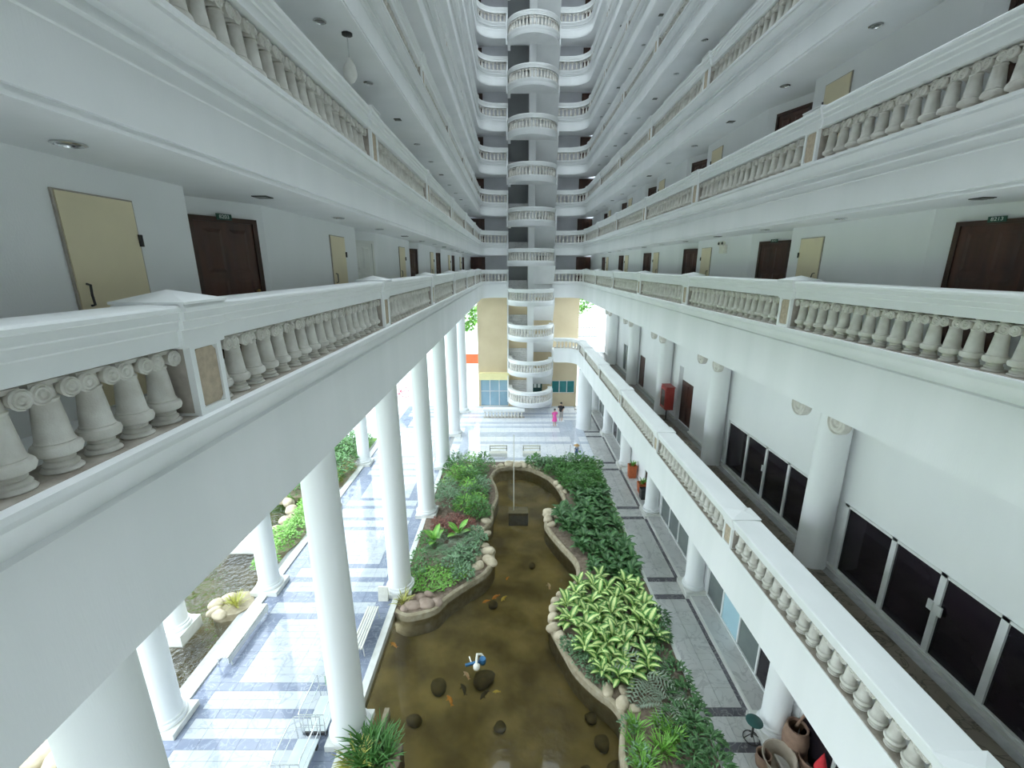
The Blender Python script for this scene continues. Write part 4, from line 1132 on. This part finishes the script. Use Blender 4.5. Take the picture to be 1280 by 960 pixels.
for x, y, lb in ((-2.75, 19.5, 'plant with a few large bright leaves among the grey ferns'), (-3.9, 18.9, 'large-leaved plant at the walkway side of the left bed')):
    link('big_leaf_plant', BGL, None, (x, y, .05), R.uniform(0, 6), label=lb, cat='plant')
TALL = [bush('leaf_mid', 170, .6, 1.15, .24, .10, 140).mesh('tall_shrub', 180), bush('leaf_bluegreen', 170, .6, 1.1, .24, .09, 141).mesh('tall_shrub', 180), bush('leaf_bright', 150, .55, 1.0, .22, .09, 142).mesh('tall_shrub', 180)]
scatter(TALL, field(lambda y: -4.3, lambda y: lb_(y) - .35, 21.6, 27.6, .8), 'tall_shrub', 'tall bushy shrub in the left bed thicket', 'shrub', 'far thicket of the left bed', .8, 1.15)
CYC = frond_plant('leaf_grey', 16, 1.2, 150, .04, .25, 1.3).mesh('cycad', 180)
link('cycad', CYC, None, (-3.5, 28.15, .3), 0, label='spiky pale cycad at the far edge of the left bed', cat='plant')
# near left: reeds on a small ledge by the second column
mb = MB(); mb.box(-4.35, -3.2, 7.2, 9.6, -.9, -.02, 'soil'); mb.box(-4.72, -4.35, 7.2, 9.9, -.9, .02, 'kerb_tan'); mb.box(-4.0, -3.85, 9.5, 10.6, -.5, .05, 'kerb_tan'); mb.obj('planter_ledge', None, kind='structure')
RD = [blades('leaf_mid', 46, 1.0, .06, 160, .16).mesh('reed_clump', 180), blades('leaf_yellow', 40, .8, .05, 161, .16).mesh('reed_clump', 180), blades('leaf_mid', 40, .9, .05, 162, .16).mesh('reed_clump', 180)]
for (x, y, me), lb in zip(((-4.1, 9.35, 0), (-3.75, 9.45, 2), (-4.3, 8.95, 1), (-3.5, 9.1, 2), (-3.9, 8.85, 0)), ('upright green reed clump nearest the second pond column', 'green reeds at the water side of the near planter', 'yellowing reed clump in the near planter by the column', 'short reeds at the pond edge of the near planter', 'green reeds at the bottom of the near planter')):
    link('reed_clump', RD[me], None, (x, y, 0), R.uniform(0, 6), label=lb, cat='reeds')
cluster([(-3.35, 9.0, .2), (-3.45, 9.35, .16)], 'small pinkish stone beside the near reeds', 'stones by the near reeds', True)
link('reed_clump', blades('leaf_yellow', 40, .55, .04, 163, .2).mesh('reed_clump', 180), None, (-4.5, 15.0, .02), 0, label='small yellow-green reed tuft at the foot of the third pond column', cat='reeds')

# ------------------------------------------------------------------ furniture and pots
def bench(x, y, rz, L, label, back=False, slats=5, group=None):
    b = empty('bench', (x, y, 0), rz, label=label, cat='bench', group=group)
    for i in range(slats):
        mb = MB(); w = .46 / slats; mb.box(-.23 + w * i + .016, -.23 + w * (i + 1) - .016, -L / 2, L / 2, .40, .435, 'plastic_white'); mb.obj('slat', b)
    for s in (-1, 1):
        mb = MB(); yy = s * (L / 2 - .12); mb.tube([(-.24, yy, 0), (-.2, yy, .40), (.2, yy, .40), (.24, yy, 0)], .022, 'alu_white'); mb.obj('leg_frame', b)
    mb = MB(); mb.box(.2, .235, -L / 2, L / 2, .16, .38, 'alu_white'); mb.obj('apron', b)
    if back:
        for s in (-1, 1):
            mb = MB(); mb.tube([(-.2, s * (L / 2 - .05), .4), (-.27, s * (L / 2 - .05), .85)], .022, 'iron'); mb.obj('back_post', b)
        for z in (.55, .75):
            mb = MB(); mb.box(-.28, -.24, -L / 2, L / 2, z, z + .1, 'plastic_white'); mb.obj('slat', b)
    return b
bench(-9.95, 13.3, 0, 2.5, 'long white slatted bench on the left walk beside the garden pool')
bench(-10.0, 19.0, 0, 1.9, 'shorter white slatted bench further along the left walk') if False else None
bench(-5.5, 13.4, PI, 2.0, 'white slatted bench behind the second pond column, facing the walk')
bench(-1.1, 29.2, -PI / 2, 1.3, 'left one of two white benches at the far pond kerb', True)
bench(1.3, 29.2, -PI / 2, 1.3, 'right one of two white benches at the far pond kerb', True)
# stone sign block at third column
mb = MB(); vs = [(-.2, -.06, 0), (.2, -.06, 0), (.2, .1, 0), (-.2, .1, 0), (-.2, .02, .62), (.2, .02, .62), (.2, .1, .62), (-.2, .1, .62)]
mb.add(vs, [(0, 3, 2, 1), (4, 5, 6, 7), (0, 1, 5, 4), (1, 2, 6, 5), (2, 3, 7, 6), (3, 0, 4, 7)], 'plastic_white')
tag(mb.obj('stone_block', loc=(-5.35, 15.2, 0)), 'small pale upright stone block at the foot of the third pond column', 'block')
# wire trolleys
def trolley(x, y, rz, label, tagc=False):
    t = empty('trolley', (x, y, 0), rz, label=label, cat='trolley', group='wire trolleys by the second pond column')
    mb = MB(); mb.box(-.3, .3, -.55, .55, .24, .28, 'tray_pale'); mb.box(-.3, .3, -.6, -.55, .2, .3, 'iron'); mb.obj('tray', t)
    for s in (-1, 1):
        mb = MB(); mb.tube([(s * .32, -.6, .22), (s * .36, -.62, 1.0), (s * .36, -.5, 1.05), (s * .36, .5, 1.05), (s * .36, .62, 1.0), (s * .32, .6, .22)], .016, 'chrome'); mb.tube([(s * .34, -.6, .62), (s * .34, .6, .62)], .011, 'chrome'); mb.obj('side_rail', t, 60)
    for yy in (-.62, .62):
        mb = MB(); mb.tube([(-.36, yy, 1.0), (.36, yy, 1.0)], .016, 'chrome'); mb.tube([(-.35, yy, .62), (.35, yy, .62)], .011, 'chrome')
        for q in (-.12, .12): mb.tube([(q, yy, .25), (q, yy, 1.0)], .009, 'chrome')
        mb.obj('end_rail', t, 60)
    for sx in (-1, 1):
        for sy in (-1, 1):
            mb = MB(); mb.lathe([(.0, -.02), (.07, -.02), (.08, 0), (.07, .02), (.0, .02)], 10, 'iron', T(sx * .26, sy * .45, .09) @ RY(PI / 2), cap=False); mb.tube([(sx * .26, sy * .45, .09), (sx * .26, sy * .45, .24)], .012, 'chrome'); mb.obj('wheel', t, 50)
    if tagc:
        mb = MB(); mb.box(-.15, .15, .635, .645, .62, .95, 'tag_green'); mb.obj('green_card', t)
    return t
trolley(-5.75, 10.25, .0, 'chrome wire trolley with pale tray and green card by the second pond column', True)
trolley(-5.85, 8.95, .0, 'nearer chrome wire trolley with low pale tray on the left walk')
# potted plants by the shopfronts
def square_pot(x, y, z, s, h, m, label, plant=None):
    p = empty('planter', (x, y, z), label=label, cat='planter')
    mb = MB(); a, b = s * .42, s * .5
    vs = []
    for r_, zz in ((a, 0), (b, h), (b * .86, h), (b * .84, h - .06)): vs += [(-r_, -r_, zz), (r_, -r_, zz), (r_, r_, zz), (-r_, r_, zz)]
    fs = [(0, 3, 2, 1)]
    for i in range(3):
        for k in range(4): fs.append((i * 4 + k, i * 4 + (k + 1) % 4, (i + 1) * 4 + (k + 1) % 4, (i + 1) * 4 + k))
    fs.append((12, 13, 14, 15))
    mb.add(vs, fs, m); mb.obj('pot', p)
    if plant:
        o = link('foliage', plant, p, loc=(0, 0, h - .08))
    return p
PPL = blades('leaf_bright', 30, .45, .06, 170, .1).mesh('foliage', 180)
square_pot(7.62, 25.9, .15, .5, .85, 'terracotta', 'tall square orange planter with a small green plant by the shop column', PPL)
square_pot(7.72, 23.95, .15, .5, .6, 'terracotta', 'lower square orange planter with spiky plant beside the black pot', PPL)
square_pot(7.62, 23.2, .15, .46, .6, 'pot_black', 'square black planter in front of the orange one')
# jars near the nearest shop column
def jar(prof, x, y, z, m, label, tilt=None, group=None):
    mb = MB(); inner = [(max(r_ - .03, .01), zz) for r_, zz in reversed(prof)]
    inner[-1] = (inner[-1][0], inner[-1][1] + .04)
    mb.lathe(prof + inner, 22, m)
    o = mb.obj('jar', None, 50, loc=(x, y, z), label=label, cat='jar', group=group)
    if tilt: o.rotation_euler = tilt
    return o
jar([(.2, 0), (.3, .25), (.33, .55), (.30, .8), (.24, .95), (.27, 1.0)], 7.78, 9.2, .15, 'clay_jar', 'tall brown clay jar standing by the near shopfront column', None)
jar([(.26, 0), (.36, .25), (.40, .5), (.42, .55)], 7.28, 8.95, .0, 'clay_pale', 'wide pale clay pot lying nearest the path edge', (.15, -.2, 0))
jar([(.2, 0), (.28, .25), (.30, .45), (.31, .5)], 7.95, 8.75, .15, 'clay_jar', 'open brown pot with dark water beside the tall jar')
jar([(.1, 0), (.16, .1), (.12, .35), (.06, .5), (.07, .56)], 8.1, 9.9, .3, 'clay_jar', 'small narrow-necked brown jar behind the tall one')
jar([(.16, 0), (.2, .2), (.18, .36), (.2, .4)], 6.86, 9.02, 0, 'clay_jar', 'small dark red pot at the edge of the path')
mb = MB(); mb.lathe([(.035, 0), (.035, .75), (.05, .8)], 10, 'clay_jar', T(0, 0, 0) @ RX(.3)); tag(mb.obj('wooden_pestle', None, 40, loc=(7.8, 9.3, 1.0)), 'brown pole standing in the tall clay jar', 'pole')
# green stool with ring base
r = empty('stool', (6.93, 9.72, 0), label='dark green round stool with an iron ring base on the path', cat='stool')
mb = MB(); mb.lathe([(.0, .62), (.2, .62), (.23, .65), (.2, .68), (.0, .69)], 20, 'green_paint'); mb.obj('seat', r, 50)
mb = MB(); mb.tube([(.22 * math.cos(a * PI / 10), .22 * math.sin(a * PI / 10), .02) for a in range(20)], .015, 'iron', 6, closed=True); mb.obj('ring_base', r, 60)
mb = MB(); mb.tube([(0, 0, .06), (0, 0, .62)], .03, 'iron')
for a in range(4): mb.tube([(0, 0, .2), (.22 * math.cos(a * PI / 2), .22 * math.sin(a * PI / 2), .03)], .012, 'iron')
mb.obj('stem', r, 60)
# small festive figure among the pots
r = empty('garden_figure', (7.66, 8.12, .15), label='standing figure with a red hat and white clothes beyond the clay pots', cat='figure'); r.scale = (1.25, 1.25, 1.6)
mb = MB(); mb.lathe([(.14, 0), (.17, .2), (.13, .42), (.06, .48), (.10, .56), (.10, .64), (.05, .70)], 12, 'cloth_white'); mb.obj('body', r, 60)
mb = MB(); mb.lathe([(.12, .64), (.11, .68), (.05, .85), (.0, .98)], 12, 'red_hat'); mb.obj('hat', r, 60)

# ------------------------------------------------------------------ people
def figure(name, x, y, z, rz, h, label, cat, skin, top, bottom, arms, hairm='hair', dress=False, group=None, legs=True):
    """one continuous skinned body; clothes and hair are its parts"""
    o = empty(name, (x, y, z), rz, label=label, cat=cat, group=group)
    k = h / 1.7
    V = [(0, 0, .92), (0, 0, 1.08), (0, .01, 1.25), (0, 0, 1.40), (0, 0, 1.49), (0, -.02, 1.60), (0, -.02, 1.69)]
    E = [(i, i + 1) for i in range(6)]
    rad = [(.15, .11), (.13, .10), (.15, .11), (.13, .09), (.055, .055), (.085, .10), (.06, .07)]
    for s, (ex, ey, ez), (hx, hy, hz) in ((-1, arms[0], arms[1]), (1, arms[2], arms[3])):
        b = len(V); V += [(s * .19, 0, 1.39), (ex, ey, ez), (hx, hy, hz), (hx, hy - .03, hz - .09)]; rad += [(.06, .06), (.042, .042), (.032, .032), (.03, .02)]
        E += [(3, b), (b, b + 1), (b + 1, b + 2), (b + 2, b + 3)]
    for s, st in ((-1, .10), (1, -.08)):
        b = len(V); V += [(s * .09, 0, .86), (s * .095, -st * .5, .48), (s * .095, st * .3, .09), (s * .1, st * .3 - .15, .03)]; rad += [(.095, .1), (.06, .065), (.04, .045), (.04, .03)]
        E += [(0, b), (b, b + 1), (b + 1, b + 2), (b + 2, b + 3)]
    me = bpy.data.meshes.new('body'); me.from_pydata([tuple(c * k for c in v) for v in V], E, []); me.materials.append(MATS[skin])
    bo = link('body', me, o)
    sm = bo.modifiers.new('skin', 'SKIN'); bo.modifiers.new('sub', 'SUBSURF').levels = 1
    bo.modifiers['sub'].render_levels = 1
    for i, q in enumerate(rad): me.skin_vertices[0].data[i].radius = (q[0] * k, q[1] * k)
    me.skin_vertices[0].data[0].use_root = True
    sm.use_smooth_shade = True
    mb = MB(); mb.sphere((0, .015 * k, 1.655 * k), (.105 * k, .115 * k, .10 * k), hairm, 12, 8); mb.sphere((0, .06 * k, 1.58 * k), (.09 * k, .06 * k, .10 * k), hairm, 10, 6); mb.obj('hair', o, 180)
    mb = MB(); 
    def loft(rings, m):
        seg = 14; vs = []; fs = []
        for rx, ry, zz in rings:
            for i in range(seg): a = 2 * PI * i / seg; vs.append((rx * k * math.cos(a), ry * k * math.sin(a), zz * k))
        for j in range(len(rings) - 1):
            for i in range(seg): q = (i + 1) % seg; fs.append((j * seg + i, j * seg + q, (j + 1) * seg + q, (j + 1) * seg + i))
        mb.add(vs, fs, m)
    if dress: loft([(.25, .22, .52), (.20, .16, .80), (.165, .125, .98), (.15, .12, 1.08), (.18, .13, 1.25), (.20, .12, 1.38), (.11, .09, 1.46)], top)
    else: loft([(.185, .14, .88), (.175, .13, 1.0), (.19, .14, 1.25), (.21, .13, 1.38), (.12, .09, 1.46)], top)
    mb.obj('dress' if dress else 'shirt', o, 180)
    if not dress:
        mb = MB()
        for s, st in ((-1, .10), (1, -.08)):
            mb.tube([(s * .09 * k, 0, .93 * k), (s * .095 * k, -st * .5 * k, .5 * k), (s * .097 * k, -st * .1 * k, .32 * k)], .1 * k, bottom, 10, [.125 * k, .095 * k, .085 * k])
        mb.obj('shorts', o, 180)
    mb = MB()
    for s, ix in ((-1, 0), (1, 2)):
        e = arms[ix]; mb.tube([(s * .17 * k, 0, 1.40 * k), (e[0] * k * .7 + s * .19 * k * .3, e[1] * .7 * k, (e[2] * .7 + 1.39 * .3) * k)], .07 * k, top, 9, [.085 * k, .07 * k])
    mb.obj('sleeves', o, 180)
    return o
A_DOWN = ((-.25, .02, 1.12), (-.25, -.10, .90), (.25, .02, 1.12), (.25, -.10, .90))
A_BAG = ((-.27, .02, 1.14), (-.17, -.2, 1.05), (.27, .02, 1.14), (.17, -.2, 1.05))
figure('person', 3.52, 35.6, 0, .3, 1.55, 'person in a bright pink dress walking on the lobby floor', 'person', 'skin', 'cloth_pink', 'cloth_pink', A_DOWN, dress=True)
figure('person', 4.2, 37.0, 0, -.4, 1.68, 'dark-haired person in a black top and grey shorts behind the pink dress', 'person', 'skin', 'cloth_black', 'cloth_grey', A_BAG)
g = figure('garden_statue', 4.5, 29.15, .0, 0, 1.0, 'small gardener statue in straw hat and blue overalls behind the far hedge', 'statue', 'skin', 'cloth_white', 'cloth_blue', A_DOWN)
mb = MB(); mb.lathe([(.22, .96), (.21, .975), (.10, .99), (.09, 1.06), (.05, 1.08), (.0, 1.085)], 16, 'straw'); mb.obj('hat', g, 50)
mb = MB(); mb.box(-.085, .085, -.095, -.07, .5, .74, 'cloth_blue')
for s in (-1, 1): mb.box(s * .075 - .018, s * .075 + .018, -.09, -.06, .7, .84, 'cloth_blue')
mb.obj('overall_bib', g)
mb = MB(); mb.tube([(-.45, 0, 0), (-.45, 0, 1.0)], .015, 'bark'); tag(mb.obj('garden_stake', loc=(4.5, 29.15, 0)), 'thin dark stake standing beside the gardener statue', 'stake')

# ------------------------------------------------------------------ garden pool and outside on the left
mb = MB(); mb.box(-60, -10.6, -10, 90, -1.2, -1.0, 'pond_bed'); mb.obj('pool_floor', None, kind='structure')
mb = MB(); mb.add([(-24, 2, -.25), (-10.6, 2, -.25), (-10.6, 24, -.25), (-24, 24, -.25)], [(0, 1, 2, 3)], 'pool_water'); mb.obj('water', None, kind='structure')
mb = MB(); mb.box(-60, -10.62, 33, 95, -1, -.02, 'paving_out'); mb.box(-10.9, 60, 41.5, 95, -1, -.03, 'paving_out'); mb.box(9.5, 60, -10, 41.5, -1, -.03, 'paving_out'); mb.obj('ground', None, kind='structure')
mb = MB(); mb.box(-60, -10.62, 23.5, 33, -1, -.03, 'lawn'); mb.box(-60, -24, -10, 23.5, -1, -.03, 'lawn'); mb.obj('ground', None, kind='structure')
# stone-edged islands
def island(cx, cy, rx, ry, label, n=0):
    mb = MB(); pts = [(cx + rx * math.cos(2 * PI * i / 20) * (1 + .1 * math.sin(3 * i)), cy + ry * math.sin(2 * PI * i / 20) * (1 + .08 * math.sin(5 * i))) for i in range(20)]
    vs = [(x, y, .03) for x, y in pts] + [(x, y, -1) for x, y in pts]
    mb.add(vs, [tuple(range(20))] + [(i, (i + 1) % 20, (i + 1) % 20 + 20, i + 20) for i in range(20)], 'kerb_tan'); mb.obj('planting_bed', None, 40, kind='structure')
island(-11.4, 15.0, .75, .7, ''); island(-11.5, 20.6, .95, 2.7, ''); island(-12.4, 26.5, 2, 3, ''); island(-12.6, 9.3, 1.1, .8, '')
cluster([(-12.0, 14.9, .32), (-11.9, 14.55, .28), (-11.6, 14.4, .26), (-11.75, 15.25, .3)], 'big tan boulder on the small garden pool island', 'garden pool island boulders')
cluster([(-13.2, 9.25, .5), (-12.9, 9.7, .4), (-12.6, 9.2, .4)], 'large yellowish boulder by the nearest column', 'near pool boulders')
cluster([(-12.3, 19.4, .3), (-12.4, 20.2, .3), (-12.3, 21.0, .33), (-12.5, 22.1, .35), (-13.0, 22.8, .4), (-13.6, 23.2, .4)], 'tan boulder edging the far garden pool bend', 'far pool boulders')
link('grass_tuft', blades('leaf_yellow', 60, .5, .04, 180, .25).mesh('grass_tuft', 180), None, (-11.25, 14.9, .03), 0, label='yellow-green grass tuft on the small pool island behind the long bench', cat='grass tuft')
HG = [bush('leaf_bright', 150, .5, .6, .16, .09, 190 + i).mesh('garden_shrub', 180) for i in range(2)]
scatter(HG, [(-11.3, 17.3), (-11.4, 18.3), (-11.2, 19.0), (-11.6, 19.4), (-11.2, 19.9), (-11.6, 20.4), (-11.2, 20.9), (-11.5, 21.5), (-11.2, 22.0), (-11.7, 22.4)], 'garden_shrub', 'bright green shrub between garden pool and walk', 'shrub', 'shrubs between pool and walk', .9, 1.2)
HG2 = [bush('leaf_mid', 170, .8, 1.4, .26, .11, 195 + i).mesh('garden_bush', 180) for i in range(2)]
scatter(HG2, field(lambda y: -15.5, lambda y: -10.9, 24.2, 32.0, 1.1), 'garden_bush', 'dense green bush, far garden', 'bush', 'bushes in the far garden', .8, 1.25)
YG = [bush('leaf_yellow', 120, .5, .6, .22, .10, 197).mesh('yellow_bush', 180)]
scatter(YG, [(-11.3, 25.2), (-11.5, 26.0), (-11.2, 27.0)], 'yellow_bush', 'yellow-leaved low bush beside the outer column', 'bush', 'yellow bushes by the outer columns')
mb = MB(); mb.box(-14.6, -12.4, 18.6, 19.9, -.3, .22, 'kerb_white')
deck = mb.obj('stone_bridge', None, label='white stone slab bridge over the garden pool', cat='bridge')
for i in range(4):
    mb = MB(); mb.box(-14.55, -12.45, 18.64 + i * .31, 18.93 + i * .31, .22, .245, 'kerb_white'); mb.obj('slab_strip', deck)
island(-13.2, 5.5, 1.2, 2, '')
# trees and bougainvillea outside
def tree(x, y, h, rad, m, label, seed, group='trees outside'):
    t = empty('tree', (x, y, 0), label=label, cat='tree', group=group)
    mb = MB(); mb.tube([(0, 0, -.1), (.05, 0, h * .4), (0, .1, h * .75)], .1, 'bark', 8, [.16, .12, .05])
    q = random.Random(seed)
    for i in range(6): a = q.uniform(0, 6.28); mb.tube([(.03, 0, h * .45), (rad * .6 * math.cos(a), rad * .6 * math.sin(a), h * q.uniform(.65, .9))], .05, 'bark', 5)
    mb.obj('trunk', t, 60)
    f = MB()
    for i in range(1400):
        d = Vector((q.gauss(0, 1), q.gauss(0, 1), q.gauss(0, 1))).normalized(); rr = q.uniform(.45, 1) ** .6
        p = (d.x * rad * rr, d.y * rad * rr, h * .78 + d.z * h * .3 * rr)
        leaf_geo(f, p, q.uniform(0, 6.28), q.uniform(-.4, .8), .75, .38, .8, m, 2)
    f.obj('foliage', t, 180)
tree(-7.5, 60, 9, 3.2, 'leaf_bright', 'bright green tree outside beyond the far left columns', 201)
tree(-13, 56, 7, 2.8, 'leaf_mid', 'green tree outside behind the bougainvillea hedge', 202)
tree(-20, 40, 7, 3, 'leaf_mid', 'broad tree at the edge of the far garden', 203)
tree(9.5, 66, 13, 3.5, 'leaf_bright', 'pale green tree seen through the gap at the far right', 204)
tree(-19, 30, 6, 2.6, 'leaf_bright', 'small bright tree in the far garden', 205)
mb = bush('magenta', 160, .9, 1.6, .25, .14, 210); tag(mb.obj('bougainvillea', None, 180, loc=(-11.9, 44.5, -.3)), 'dark pink flowering bush outside between the far columns', 'bush')
r = empty('orange_banner', (-4.6, 47.5, 0), label='orange advertising banner on poles outside at the far left', cat='banner')
mb = MB(); mb.box(-.75, .75, -.02, .02, 2.9, 4.0, 'orange_banner'); mb.obj('sheet', r)
for s in (-1, 1):
    mb = MB(); mb.tube([(s * .8, 0, 0), (s * .8, 0, 4.1)], .03, 'alu_white'); mb.obj('post', r)
